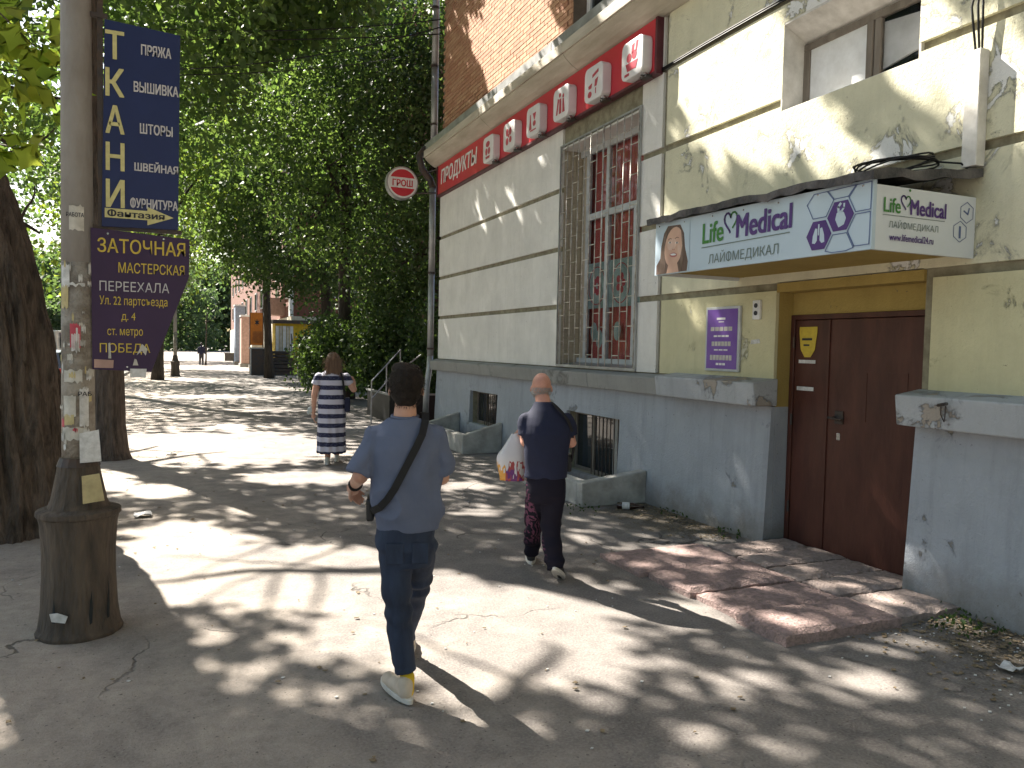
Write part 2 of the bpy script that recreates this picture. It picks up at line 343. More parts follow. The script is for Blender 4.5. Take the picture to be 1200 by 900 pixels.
# ---------------------------------------------------------------- ground, road, kerb
g=MB()
g.add([(-400,-200,0),(400,-200,0),(400,700,0),(-400,700,0)],[(0,1,2,3)]); tag(g.build('pavement','pavement'),kind='structure')
g=MB().add([(-12,-120,.004),(-2.75,-120,.004),(-2.75,400,.004),(-12,400,.004)],[(0,1,2,3)]); tag(g.build('road','asphalt_road'),kind='structure')
kb=None
g=MB()
for i in range(70):
    y=-10+i*1.0
    if i==0 or True: g.box(-2.75,-2.58,y+.006,y+.994,0.0,.11+.01*math.sin(i*2.3))
tag(g.build('kerb','kerb',bev=.012),kind='structure')
# bare earth round the trees
def blob_sheet(cx,cy,rx,ry,z,seed,n=40):
    pts=[]
    for k in range(n):
        t=2*math.pi*k/n; f=1+.22*noise.noise(Vector((math.cos(t)*1.6,math.sin(t)*1.6,seed)))+.06*noise.noise(Vector((math.cos(t)*7,math.sin(t)*7,seed)))
        pts.append((cx+rx*f*math.cos(t),cy+ry*f*math.sin(t),z))
    return pts
# printed cloth and bag
def striped():
    m=bpy.data.materials.new('dress_stripes'); m.use_nodes=True; MT['dress_stripes']=m; N,K,p=nodes(m); tc=N.new('ShaderNodeTexCoord'); s=N.new('ShaderNodeSeparateXYZ'); K.new(tc.outputs['Object'],s.inputs[0])
    v=mapped(N,K); z=mathn(N,K,'ADD',s.outputs[2],mathn(N,K,'MULTIPLY',mathn(N,K,'SUBTRACT',noi(N,K,v,14,4),.5),.012))
    f=mathn(N,K,'FRACT',mathn(N,K,'DIVIDE',mathn(N,K,'SUBTRACT',z,.14),.1365),0); k=mathn(N,K,'LESS_THAN',f,.47)
    pt=ramp(N,K,noi(N,K,v,55,2),.52,.6); dk=mix(N,K,mathn(N,K,'MULTIPLY',pt,.5),(.015,.018,.05),(.10,.11,.2))
    K.new(mix(N,K,k,(.46,.46,.55),dk),p.inputs['Base Color']); p.inputs['Roughness'].default_value=.9
striped()
def trouser():
    m=bpy.data.materials.new('trousers_print'); m.use_nodes=True; MT['trousers_print']=m; N,K,p=nodes(m); tc=N.new('ShaderNodeTexCoord'); s=N.new('ShaderNodeSeparateXYZ'); K.new(tc.outputs['Object'],s.inputs[0])
    w_=N.new('ShaderNodeTexWave'); w_.inputs['Scale'].default_value=16; w_.inputs['Distortion'].default_value=9; w_.inputs['Detail'].default_value=3; w_.bands_direction='DIAGONAL'; K.new(tc.outputs['Object'],w_.inputs[0])
    z=s.outputs[2]; x=s.outputs[0]
    edge=mathn(N,K,'ADD',-.155,mathn(N,K,'MULTIPLY',mathn(N,K,'SUBTRACT',.62,z),.30)); side=ramp(N,K,mathn(N,K,'SUBTRACT',edge,x),-.03,-.01)
    side=mathn(N,K,'MULTIPLY',side,ramp(N,K,z,.18,.26)); pk=mathn(N,K,'MULTIPLY',side,ramp(N,K,w_.outputs['Fac'],.62,.72))
    K.new(mix(N,K,pk,(.012,.011,.02),(.13,.05,.09)),p.inputs['Base Color']); p.inputs['Roughness'].default_value=.85; p.inputs['Specular IOR Level'].default_value=.15
trouser()
def bagp():
    m=bpy.data.materials.new('bag_print'); m.use_nodes=True; MT['bag_print']=m; N,K,p=nodes(m); tc=N.new('ShaderNodeTexCoord'); s=N.new('ShaderNodeSeparateXYZ'); K.new(tc.outputs['Object'],s.inputs[0]); z=s.outputs[2]; x=s.outputs[0]
    v=mapped(N,K,(1,1,.28)); n=noi(N,K,v,26,2,.5); h=mathn(N,K,'ADD',.84,mathn(N,K,'MULTIPLY',mathn(N,K,'SUBTRACT',n,.5),.55))
    low=mathn(N,K,'LESS_THAN',z,h); c=mix(N,K,mathn(N,K,'GREATER_THAN',n,.5),(.14,.025,.16),(.34,.05,.05)); c=mix(N,K,mathn(N,K,'LESS_THAN',x,-.345),c,(.62,.30,.05)); c=mix(N,K,mathn(N,K,'GREATER_THAN',n,.6),c,(.6,.58,.58))
    K.new(mix(N,K,low,(.62,.60,.62),c),p.inputs['Base Color']); p.inputs['Roughness'].default_value=.4
bagp()
# ================================================================ THE BUILDING ON THE RIGHT
XF=4.95
bld=thing('building','old pale yellow plastered building with brick upper floor along the pavement','building',(XF,8,0))
def holes_boxes(y0,y1,z0,z1,holes,x0,x1):
    ys=sorted({y0,y1,*[min(max(h[i],y0),y1) for h in holes for i in (0,1)]}); zs=sorted({z0,z1,*[min(max(h[i],z0),z1) for h in holes for i in (2,3)]})
    g=MB()
    for a,b in zip(ys,ys[1:]):
        run=None
        for c,d in zip(zs,zs[1:]):
            my,mz=(a+b)/2,(c+d)/2
            if any(h[0]<my<h[1] and h[2]<mz<h[3] for h in holes):
                if run: g.box(x0,x1,a,b,*run); run=None
            else: run=(run[0],d) if run else (c,d)
        if run: g.box(x0,x1,a,b,*run)
    return g
W1=(7.80,9.85,1.50,4.56); W2=(4.10,5.50,3.92,4.70); DR=(3.98,5.48,-.1,2.34)
B1=(8.08,9.5,.10,.90); B2=(12.05,13.4,.36,.95)
holes=[W1,W2,DR,B1,B2]
# backing wall, visible in the joints between the plaster bands
holes_boxes(-9,15.5,0,5.6,holes,XF+.035,XF+.32).build('wall','groove',bld)
g=MB(); g.box(XF+.36,16,-9,15.5,5.0,13.4); g.box(XF+.4,16,15.1,15.5,0,5); g.box(XF+.4,16,-9,-8.7,0,5)
g.build('side_wall','brick_dark',bld)
g=MB().box(4.6,16.3,-9.3,15.9,13.4,13.6); g.build('roof','metal_flash',bld)
g=MB().box(XF+1.0,XF+1.1,-8.5,15,0,5); g.build('inner_wall','inside_dark',bld)
# plaster bands (rustication)
bands=[(1.50,2.315),(2.385,3.135),(3.205,3.965),(4.035,4.86),(4.92,5.5)]
cols=[(7.38,15.47,'stucco_white'),(3.93,7.30,'stucco_yellow'),(-1.0,3.90,'stucco_yellow'),(-9,-1.03,'stucco_yellow')]
for bi,(z0,z1) in enumerate(bands):
    for ci,(y0,y1,mm) in enumerate(cols):
        if bi>0 and ci==1: y0=-1.0
        if bi>0 and ci==2: continue
        if mm=='stucco_yellow' and bi==0: mm='stucco_low'
        if ci==0:
            segs=[(y0,W1[0]-.0),(W1[1],y1)] if z0<W1[3] else [(y0,y1)]
        elif ci==1:
            segs=[(y0,y1)]
            if z0<DR[3] : segs=[(5.48,y1)]
        else: segs=[(y0,y1)]
        for a,b in segs:
            if b-a<.03: continue
            hh=[h for h in (W1,W2) if h[0]<b and h[1]>a]
            if bi==1 and ci==1: hh=[(3.98,5.48,0,2.39)]
            holes_boxes(a,b,z0,z1,hh,XF,XF+.034).build('plaster_band',mm,bld)
# lintel and sides of the door niche
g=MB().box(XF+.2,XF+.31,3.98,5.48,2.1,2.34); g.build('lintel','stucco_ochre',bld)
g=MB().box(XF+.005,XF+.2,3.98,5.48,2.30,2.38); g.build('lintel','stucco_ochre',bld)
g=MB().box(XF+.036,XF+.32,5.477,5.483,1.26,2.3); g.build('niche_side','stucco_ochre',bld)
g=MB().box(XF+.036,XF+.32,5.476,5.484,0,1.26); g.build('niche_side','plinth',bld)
# plinth: battered grey painted base
def plinth(y0,y1,xb,hs):
    ys=sorted({y0,y1,*[min(max(h[i],y0),y1) for h in hs for i in (0,1)]}); zs=sorted({0,1.26,*[min(max(h[i],0),1.26) for h in hs for i in (2,3)]})
    g=MB(); X=lambda z: xb+(XF-.01-xb)*z/1.26
    for a,b in zip(ys,ys[1:]):
        for c,d in zip(zs,zs[1:]):
            if any(h[0]<(a+b)/2<h[1] and h[2]<(c+d)/2<h[3] for h in hs): continue
            g.hexa([(X(c),a,c),(XF+.034,a,c),(XF+.034,b,c),(X(c),b,c),(X(d),a,d),(XF+.034,a,d),(XF+.034,b,d),(X(d),b,d)])
    g.build('plinth','plinth',bld)
plinth(5.48,15.5,XF-.06,[B1,B2]); plinth(-9,3.98,XF-.08,[])
def ledge(y0,y1,x,z0,z1,mm='ledge',n=1):
    a=y0
    for k in range(n):
        b=y0+(y1-y0)*(k+1)/n
        g=MB().hexa([(x+.03,a,z0),(XF+.02,a,z0),(XF+.02,b,z0),(x+.03,b,z0),(x,a,z1-.02),(XF+.02,a,z1+.02),(XF+.02,b,z1+.02),(x,b,z1-.02)])
        g.build('ledge',mm,bld,bev=.012); a=b+.006
ledge(7.02,15.6,4.80,1.26,1.47,'render_grey',5); ledge(5.44,7.0,4.68,1.27,1.50,'ledge',1); ledge(-9,3.99,4.72,1.25,1.49,'ledge',4)
# cornice and flashing
prof=[(XF-.03,5.47),(XF-.10,5.49),(XF-.17,5.53),(XF-.26,5.60),(XF-.30,5.64),(XF-.30,5.66),(XF-.33,5.66),(XF-.33,5.80),(XF-.26,5.82),(XF-.26,5.93),(XF+.02,5.96),(XF+.02,5.47)]
def extrude_profile(prof,ya,yb,name,mm):
    g=MB(); n=len(prof); g.add([(x,ya,z) for x,z in prof]+[(x,yb,z) for x,z in prof],[tuple(range(n))[::-1],tuple(range(n,2*n))]+[(i,(i+1)%n,n+(i+1)%n,n+i) for i in range(n)])
    return g.build(name,mm,bld,bev=.006)
ya=-9
for yb in (-4,0,3.0,6.2,9.3,12.4,15.62):
    extrude_profile(prof,ya+.004,yb-.004,'cornice','cornice'); ya=yb
g=MB()
for i in range(26): # folded sheet-metal strip with lapped joints
    y=15.75-i*1.0; g.box(XF-.275-.004*(i%2),XF-.258,y-1.02,y,5.815,5.955); 
g.box(XF-.275,XF+.06,-9,15.75,5.956,5.97)
g.build('flashing','metal_flash',bld)
# upper brick wall with single bricks (opening of the upstairs window left free)
XB=XF+.045; WB=(6.9,9.72,6.0,8.3)
holes_boxes(-9,15.5,5.5,13.4,[WB],XB+.012,XB+.30).build('mortar_bed','mortar',bld)
bm_=MB().box(-.006,.055,-.122,.122,-.031,.031).mesh('brick'); bm_.materials.append(MT['brick'])
bp=[]
for r in range(96):
    z=6.02+r*.0745; 
    for k in range(100):
        y=15.38-k*.256-(.128 if r%2 else 0)
        if y<-8.9: break
        if WB[0]-.13<y<WB[1]+.13 and z<WB[3]+.03: continue
        bp.append((y,z))
bp.sort(key=lambda q:(q[0]-9.5)**2*.25+(q[1]-6.5)**2*4 if q[0]>9.6 else 1e3+q[1])
ob=origin(bld)
for i,(y,z) in enumerate(bp[:300]):
    o=bpy.data.objects.new('brick',bm_); C.objects.link(o); o.parent=bld
    o.location=Vector((XB+rnd.uniform(-.003,.003),y+rnd.uniform(-.003,.003),z+rnd.uniform(-.0015,.0015)))-ob; o.rotation_euler=(rnd.uniform(-.006,.006),0,0)
g=MB()
for y,z in bp[300:]:
    j=rnd.uniform(-.003,.003); g.box(XB-.006+j,XB+.02,y-.122,y+.122,z-.031,z+.031)
# bricks turning into the window reveal
for r in range(30):
    z=6.02+r*.0745; g.box(XB+.0,XB+.12 if r%2 else XB+.24,WB[1]+.006,WB[1]+.128,z-.031,z+.031)
g.build('brickwork','brick',bld,kind='stuff')
# upstairs window
wd=MB().box(XB+.20,XB+.26,WB[1]-.12,WB[1]-.02,6.0,8.3).box(XB+.20,XB+.26,8.45,8.55,6.0,8.3).box(XB+.20,XB+.26,7.62,7.70,6.0,8.3).box(XB+.20,XB+.26,6.9,7.0,6,8.3).box(XB+.2,XB+.26,6.9,9.7,8.2,8.3).box(XB+.19,XB+.25,6.9,9.7,6.0,6.1)
uw=wd.build('window','pvc_white',bld,bev=.008)
MB().box(XB+.235,XB+.245,6.95,9.65,6.05,8.25).build('pane','glass_dark',uw)
# ---- tall shop window behind a grille
win=MB()
fx0,fx1=XF+.29,XF+.35; y0,y1,z0,z1=W1
for (a,b,c,d) in ((y0,y1,z0+.04,z0+.13),(y0,y1,z1-.09,z1),(y0,y0+.08,z0+.13,z1-.09),(y1-.26,y1-.19,z0+.13,z1-.09),(y0+.08,y1-.26,3.55,3.64),(9.03,9.11,z0+.13,3.55),(8.33,8.40,z0+.13,3.55),(9.05,9.11,3.64,z1-.09)):
    win.box(fx0,fx1,a,b,c,d)
sw=win.build('window','pvc',bld,bev=.006,label='tall shop window with grey frame and red curtains behind bars')
MB().box(fx0+.025,fx0+.03,y0+.05,y1-.22,z0+.1,z1-.05).build('pane','glass',sw)
# jambs, head and sill of that opening
MB().box(XF+.33,XF+.36,y1-.20,y1,z0,z1).build('reveal','tile_beige',sw)
jm=bpy.data.meshes
g=MB()
for k in range(34):
    for j in range(3):
        zz=z0+.05+k*.0895+ (.045 if j%2 else 0)
        if zz+.08<z1: g.box(XF+.04+.092*j,XF+.04+.092*j+.086,y1-.012,y1+.004,zz,zz+.083)
g.build('tile_lining','tile_beige',sw,kind='stuff')
MB().box(XF+.036,XF+.33,y1-.003,y1+.02,z0,z1).build('reveal','tile_joint',sw)
MB().box(XF+.0,XF+.33,y0,y1,z1-.004,z1+.02).build('window_head','stucco_white',sw)
MB().hexa([(XF-.03,y0-.02,z0-.0),(XF+.34,y0-.02,z0),(XF+.34,y1,z0),(XF-.03,y1,z0),(XF-.03,y0-.02,z0+.02),(XF+.34,y0-.02,z0+.075),(XF+.34,y1,z0+.075),(XF-.03,y1,z0+.02)]).build('sill','metal_flash',sw)
# curtain, wavy
def curtain(x,ya,yb,za,zb,amp,name,mm,parent,freq=38):
    g=MB(); n=int((yb-ya)/.02)
    vs=[]
    for i in range(n+1):
        y=ya+(yb-ya)*i/n; dx=amp*math.sin(y*freq)+amp*.6*math.sin(y*freq*.37+1)
        vs+=[(x+dx,y,za),(x+dx*.7,y,zb)]
    g.add(vs,[(2*i,2*i+2,2*i+3,2*i+1) for i in range(n)]); o=g.build(name,mm,parent,smooth=True); return o
curtain(XF+.405,y0,y1-.15,z0,z1,.022,'curtain','curtain_red',sw)
MB().box(fx0+.034,fx0+.038,y0+.08,y1-.26,2.32,2.95).build('banner','banner_teal',sw)
for cy in (8.72,9.35):
    g=MB(); pts=[(.22*math.cos(t*math.pi/14),.26*math.sin(t*math.pi/14)) for t in range(29)]
    g.ribbon(pts,.014,(fx0+.033,cy,2.63),(0,-1,0),(0,0,1),.002)
    for a in (0,1,2,3,4): g.prism([(.05*math.cos(t*math.pi/5)+.07*math.cos(a*1.257),.05*math.sin(t*math.pi/5)+.09*math.sin(a*1.257)) for t in range(10)],(fx0+.033,cy,2.63),(0,-1,0),(0,0,1),.001)
    g.build('round_emblem','print_red',sw)
for cy,cz in ((8.78,2.0),(9.40,2.0),(9.25,1.9)):
    g=MB(); g.prism([(.09*math.cos(t*math.pi/6),.13*math.sin(t*math.pi/6)) for t in range(12)],(fx0+.033,cy,cz),(0,-1,0),(0,0,1),.001); g.build('sticker','banner_teal',sw)
# grille
NB=13
for i in range(NB):
    y=y0+.03+(y1-y0-.06)*i/(NB-1); g=MB().tube([(XF-.02,y,z0+.03),(XF-.02,y,z1+.03)],.0075 if i not in (5,) else .012,6); g.build('grille_bar','grille_bar',sw,smooth=True)
g=MB()
for i in range(NB-1):
    ya=y0+.03+(y1-y0-.06)*i/(NB-1); yb=y0+.03+(y1-y0-.06)*(i+1)/(NB-1)
    for k in range(9):
        zz=z0+.18+k*.36+(.18 if i%2 else 0)
        if zz<z1: g.tube([(XF-.02,ya,zz),(XF-.02,yb,zz)],.006,5)
g.build('grille_links','grille_bar',sw,kind='stuff')
MB().box(XF-.03,XF-.012,y0-.02,y1+.02,z1+.03,z1+.05).box(XF-.03,XF-.012,y0-.02,y0+.0,z0+.03,z1+.03).box(XF-.03,XF-.012,y1,y1+.02,z0+.03,z1+.03).box(XF-.03,XF-.012,y0-.02,y1+.02,z0+.02,z0+.035).build('grille_frame','metal_flash',sw)
# ---- small high window above the canopy
y0,y1,z0,z1=W2; zt=4.54; f0,f1=XF+.235,XF+.29
g=MB().box(f0,f1,y0,y1,z0,z0+.06).box(f0,f1,y0,y1,zt-.06,zt).box(f0,f1,y1-.07,y1,z0+.06,zt-.06).box(f0-.012,f1-.01,4.73,4.79,z0+.06,zt-.06).box(f0,f1-.01,4.66,4.72,z0+.06,zt-.06).box(f0,f1,y0,y0+.05,z0+.06,zt-.06)
hw=g.build('window','wood_grey',bld,bev=.006,label='small high window half covered by a pale sheet')
MB().box(f0+.02,f0+.03,4.79,y1-.07,z0+.06,zt-.06).build('sheet','pvc_white',hw)
MB().box(f0+.02,f0+.026,y0+.05,4.66,z0+.06,zt-.06).build('pane','glass',hw)
MB().hexa([(f0+.05,y0,4.17),(f0+.07,y0,4.17),(f0+.07,4.68,4.07),(f0+.05,4.68,4.07),(f0+.05,y0,4.38),(f0+.07,y0,4.38),(f0+.07,4.68,4.45),(f0+.05,4.68,4.45)]).build('inner_curtain','pvc_white',hw)
MB().hexa([(XF+.003,y0,z1-.02),(XF+.30,y0,zt),(XF+.30,y1,zt),(XF+.003,y1,z1-.02),(XF+.003,y0,z1+.02),(XF+.30,y0,z1+.02),(XF+.30,y1,z1+.02),(XF+.003,y1,z1+.02)]).build('soffit','white_trim',hw)
g=MB().box(XF+.002,XF+.30,y1-.002,y1+.015,z0,z1).box(XF+.002,XF+.3,y0-.015,y0+.002,z0,z1).box(XF+.002,XF+.3,y0,y1,z0-.02,z0+.004); g.build('reveal','white_trim',hw)
# ---- basement windows with wells
def basement(Wn,slats,yc,xo,zf,zb):
    y0,y1,z0,z1=Wn
    g=MB().box(XF+.12,XF+.17,y0,y1,z0,z0+.04).box(XF+.12,XF+.17,y0,y1,z1-.04,z1)
    for q in (y0,y0+(y1-y0)*.62,y1-.05): g.box(XF+.12,XF+.17,q,q+.045,z0+.04,z1-.04)
    o=g.build('window','wood_grey',bld,label=slats)
    MB().box(XF+.14,XF+.145,y0,y1,z0,z1).build('pane','glass_dark',o)
    for k in range(9):
        y=y0+.06+(y1-y0)*.6*k/9; g=MB().box(XF+.05,XF+.06,y,y+.012,z0,z1); g.build('grille_bar','iron_dark',o)
    MB().box(XF+.09,XF+.11,y0+.0,y0+.34,z0,z1).build('board','concrete_light' if y0<9 else 'inside_dark',o)
    return o
basement(B1,'near basement window with bars and a pale board inside',0,0,0,0); basement(B2,'far basement window with a dark pane',0,0,0,0)
def well(ya,yb,xo,zf,zw,label):
    t=.13; xw=XF-.05; g=MB()
    # near end, street side, far end; top slopes up to the wall
    def zt(x): return zf+(zw-zf)*(x-xo)/(xw-xo)
    g.hexa([(xo,ya,0),(xw,ya,0),(xw,ya+t,0),(xo,ya+t,0),(xo,ya,zf),(xw,ya,zw),(xw,ya+t,zw),(xo,ya+t,zf)])
    g.hexa([(xo,yb-t,0),(xw,yb-t,0),(xw,yb,0),(xo,yb,0),(xo,yb-t,zf),(xw,yb-t,zw),(xw,yb,zw),(xo,yb,zf)])
    g.hexa([(xo,ya+t,0),(xo+t,ya+t,0),(xo+t,yb-t,0),(xo,yb-t,0),(xo,ya+t,zf),(xo+t,ya+t,zf+.01),(xo+t,yb-t,zf+.01),(xo,yb-t,zf)])
    o=g.build('window_well','concrete_light',bev=.015); o.location=(0,0,0); tag(o,label,'window well',group=None); return o
well(7.42,9.75,4.06,.27,.38,'low concrete kerb box under the near basement window, beside the old man'); well(11.75,14.0,4.20,.30,.50,'low concrete kerb box under the far basement window')
# ---- double metal door
dy0,dy1=3.985,5.475; dx=XF+.19
dr=MB().box(dx-.012,dx+.06,5.425,5.475,.02,2.1).box(dx-.012,dx+.06,3.985,4.03,.02,2.1).box(dx-.012,dx+.06,4.03,5.425,2.055,2.1).build('door','door_paint',bld,bev=.004,label='brown double metal door with stickers')
MB().box(dx,dx+.04,5.02,5.42,.03,2.05).build('door_leaf','door_paint',dr,bev=.004)
MB().box(dx-.004,dx+.04,4.035,5.012,.03,2.05).build('door_leaf','door_paint',dr,bev=.004)
g=MB().box(dx-.016,dx-.004,5.005,5.03,.03,2.05).box(dx-.008,dx-.003,4.22,4.62,1.60,1.615).box(dx-.008,dx-.003,4.22,4.235,1.2,1.6).box(dx-.008,dx-.003,4.605,4.62,1.2,1.6); g.build('door_moulding','door_paint',dr)
g=MB().box(dx-.016,dx,4.83,4.92,1.16,1.27).tube([(dx-.06,4.95,1.21),(dx-.06,4.80,1.20)],.011,8).tube([(dx-.06,4.91,1.21),(dx,4.91,1.21)],.011,8); g.build('door_handle','iron_dark',dr,bev=.002)
g=MB().prism([(.03,0),(.10,0),(.15,.07),(.17,.22),(.17,.27),(-.04,.27),(-.04,.22),(-.02,.07)],(dx-.004,5.33,1.72),(0,-1,0),(0,0,1),.003); sy=g.build('sticker','sticker_yellow',dr,label='yellow shield sticker')
g=MB().prism([(0,0),(.2,0),(.2,.03),(0,.03)],(dx-.004,5.37,1.665),(0,-1,0),(0,0,1),.002).prism([(0,0),(.2,0),(.2,.035),(0,.035)],(dx-.004,5.38,1.42),(0,-1,0),(0,0,1),.002); g.build('sticker','paper_white',dr,label='white paper strips with print')
MB().prism([(0,0),(.12,0),(.12,.02),(0,.02)],(dx-.0075,5.335,1.87),(0,-1,0),(0,0,1),.001).prism([(.02,-.05),(.09,-.05),(.09,-.035),(.02,-.035)],(dx-.0075,5.335,1.87),(0,-1,0),(0,0,1),.001).build('print_row','print_dark',dr)
for zz in (1.5,1.55): pass
MB().box(dx-.02,dx+.05,3.985,5.475,0,.022).build('threshold','iron_dark',dr)
# ---- drainpipe
def pipe_world(g,pts,r,seg=12): g.tube(pts,r,seg)
dp=thing('drainpipe','grey metal drainpipe at the far corner of the building, bending under the cornice','drainpipe',(4.86,15.7,0))
for za,zb in ((1.55,3.3),(3.3,5.1)):
    MB().tube([(4.86,15.72,za),(4.86,15.72,zb)],.068,12).build('pipe','metal_flash',dp,smooth=True)
for za,zb in ((5.95,7.6),(7.6,9.4),(9.4,13.3)):
    MB().tube([(4.88,15.74,za),(4.88,15.74,zb)],.075,12).build('pipe','metal_flash',dp,smooth=True)
MB().tube([(4.86,15.72,5.1),(4.80,15.72,5.25),(4.62,15.72,5.45),(4.56,15.72,5.7),(4.66,15.73,5.85),(4.88,15.74,6.0)],.075,12).build('elbow','iron_dark',dp,smooth=True)
g=MB()
for z in (1.7,3.3,5.1,6.4,7.6,8.8): g.tube([(4.86,15.72,z-.02),(4.86,15.72,z+.02)],.082,12)
g.build('clamp','iron_dark',dp)
MB().tube([(4.86,15.72,1.56),(4.84,15.70,1.3),(4.76,15.62,.9),(4.74,15.6,.35)],.065,12).build('pipe','metal_flash',dp,smooth=True)
# ---- red shop sign band
sb=thing('shop_sign','long red grocery sign board under the cornice with six white picture boxes','sign',(XF,11.4,4.85))
MB().box(XF-.07,XF-.005,7.44,15.42,4.88,5.47).build('board','sign_red',sb)
MB().box(XF-.09,XF-.002,7.40,15.46,4.845,4.878).box(XF-.09,XF-.002,7.40,7.438,4.878,5.468).box(XF-.09,XF-.002,15.422,15.46,4.878,5.468).build('frame','sign_frame',sb)
text('ПРОДУКТЫ','print_white',sb,(XF-.072,15.22,5.0),(0,-1,0),(0,0,1),2.1,.36,bold=.03,shear=.12)
bxm=None
def glyph(k):
    g=MB(); 
    def el(cx,cy,rx,ry,n=14): return [(cx+rx*math.cos(2*math.pi*t/n),cy+ry*math.sin(2*math.pi*t/n)) for t in range(n)]
    if k==0: # bowl with vegetables
        P=[[(-.13,-.04),(.13,-.04),(.09,-.13),(-.09,-.13)],el(-.06,.02,.05,.05),el(.05,.03,.05,.05),[(-.01,.05),(.03,.05),(.05,.16),(.0,.15)],[(.07,.06),(.10,.06),(.13,.17),(.09,.17)],[(-.15,-.15),(-.05,-.15),(-.05,-.18),(-.15,-.18)]]
    elif k==1: P=[[(-.02,.1),(.13,.14),(.13,.1),(-.02,.06)],[(.05,.02),(.13,.04),(.09,-.06),(.04,-.06)],el(-.08,-.13,.05,.04),[(-.12,-.02),(-.02,0),(-.04,-.06),(-.11,-.06)],[(.06,-.08),(.08,-.08),(.08,-.15),(.06,-.15)]]
    elif k==2: P=[[(-.13,-.14),(-.09,-.14),(-.04,.05),(-.08,.08)],[(-.04,-.14),(.03,-.14),(.02,.06),(-.03,.06)],[(.06,-.14),(.13,-.14),(.10,.04),(.06,.05)],el(-.02,.11,.03,.03),el(.08,.08,.025,.03)]
    elif k==3: P=[[(-.12,-.12),(-.04,-.12),(-.06,.0),(-.07,.1),(-.09,.1),(-.10,0)],[(.0,.1),(.12,.1),(.07,.0),(.05,0)],[(-.08,-.15),(.12,-.15),(.12,-.13),(-.08,-.13)],el(.06,-.05,.05,.04)]
    elif k==4: P=[el(-.06,.06,.05,.06),el(.06,.06,.05,.06),el(-.06,-.08,.05,.06),el(.07,-.07,.05,.05),el(0,0,.03,.03)]
    else: P=[el(0,.08,.09,.05),el(-.06,-.04,.05,.06),el(.06,-.04,.05,.06),[(-.1,-.12),(.1,-.12),(.08,-.16),(-.08,-.16)]]
    for p in P: g.prism(p,(XF-.202,7.74+.905*k,5.10),(0,-1,0),(0,0,1),.0015)
    return g
def rr(cx,cy,w_,h_,r,n=5):
    pts=[]
    for sx,sy,a in ((1,1,0),(-1,1,90),(-1,-1,180),(1,-1,270)):
        for i in range(n+1):
            t=R(a+90*i/n); pts.append((cx+sx*(w_/2-r)+r*math.cos(t),cy+sy*(h_/2-r)+r*math.sin(t)))
    return pts
for k in range(6):
    yc=7.74+.905*k
    o=MB().prism(rr(0,0,.46,.43,.08),(XF-.07,yc,5.10),(0,-1,0),(0,0,1),.13).build('picture_box','box_white',sb,bev=.012)
    glyph(k).build('picture','print_red',o)
    sl=MB().box(XF-.17,XF-.09,yc-.26,yc-.13,4.82,4.85).tube([(XF-.2,yc-.2,4.845),(XF-.02,yc-.2,4.845)],.008,6).build('spotlight','iron_dark',sb)
    MB().tube([(XF-.17,yc-.2,4.85),(XF-.13,yc-.18,4.872)],.03,10).build('lens','chrome',sl)
# ---- round projecting sign
rs=thing('round_sign','round red and white projecting sign hung off the corner by the drainpipe','sign',(4.2,15.8,5.12))
def disc(r,y,yb,n=40): 
    return MB().prism([(r*math.cos(2*math.pi*t/n),r*math.sin(2*math.pi*t/n)) for t in range(n)],(4.2,y,5.12),(1,0,0),(0,0,1),abs(yb-y))
disc(.335,15.86,15.70).build('rim','metal_flash',rs)
disc(.31,15.695,15.690).build('face','print_white',rs)
def seg_pts(r,lo,hi):
    a=[R(lo+(hi-lo)*i/20) for i in range(21)]; return [(r*math.cos(t),r*math.sin(t)) for t in a]
MB().prism(seg_pts(.275,23,157),(4.2,15.689,5.12),(1,0,0),(0,0,1),.003).prism(seg_pts(.275,203,337),(4.2,15.689,5.12),(1,0,0),(0,0,1),.003).build('red_field','sign_red',rs)
text('ГРОШ','sign_red',rs,(3.985,15.688,5.045),(1,0,0),(0,0,1),.43,.14,bold=.03)
MB().tube([(4.5,15.8,5.3),(4.94,15.5,5.45)],.018,6).tube([(4.5,15.8,4.95),(4.94,15.5,4.95)],.018,6).build('bracket','iron_dark',rs)
# ---- canopy with the clinic sign
cx,cy0,cy1,cz0,cz1=4.0,3.60,6.02,2.42,2.86
cn=thing('canopy','boxy canopy over the door carrying the clinic sign','canopy',(4.5,4.8,2.4))
# body: triangular on plan at its far end, roof and soffit
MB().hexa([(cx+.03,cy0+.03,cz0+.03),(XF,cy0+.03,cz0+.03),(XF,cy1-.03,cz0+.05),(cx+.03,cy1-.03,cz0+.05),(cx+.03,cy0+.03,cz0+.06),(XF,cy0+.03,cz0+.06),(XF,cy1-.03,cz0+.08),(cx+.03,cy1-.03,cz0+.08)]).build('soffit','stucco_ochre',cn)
MB().hexa([(cx-.0,cy0,cz0),(cx+.03,cy0,cz0),(cx+.03,cy1,cz0+.02),(cx,cy1,cz0+.02),(cx,cy0,cz1),(cx+.03,cy0,cz1),(cx+.03,cy1,cz1+.05),(cx,cy1,cz1+.05)]).build('front_panel','canopy_face',cn,label='long pale blue panel facing the street')
MB().box(cx+.031,XF-.002,cy0,cy0+.03,cz0,cz1-.03).build('end_panel','canopy_end',cn,label='short white end panel')
MB().box(cx+.031,XF-.002,cy1-.03,cy1,cz0+.02,cz1).build('end_panel','canopy_end',cn)
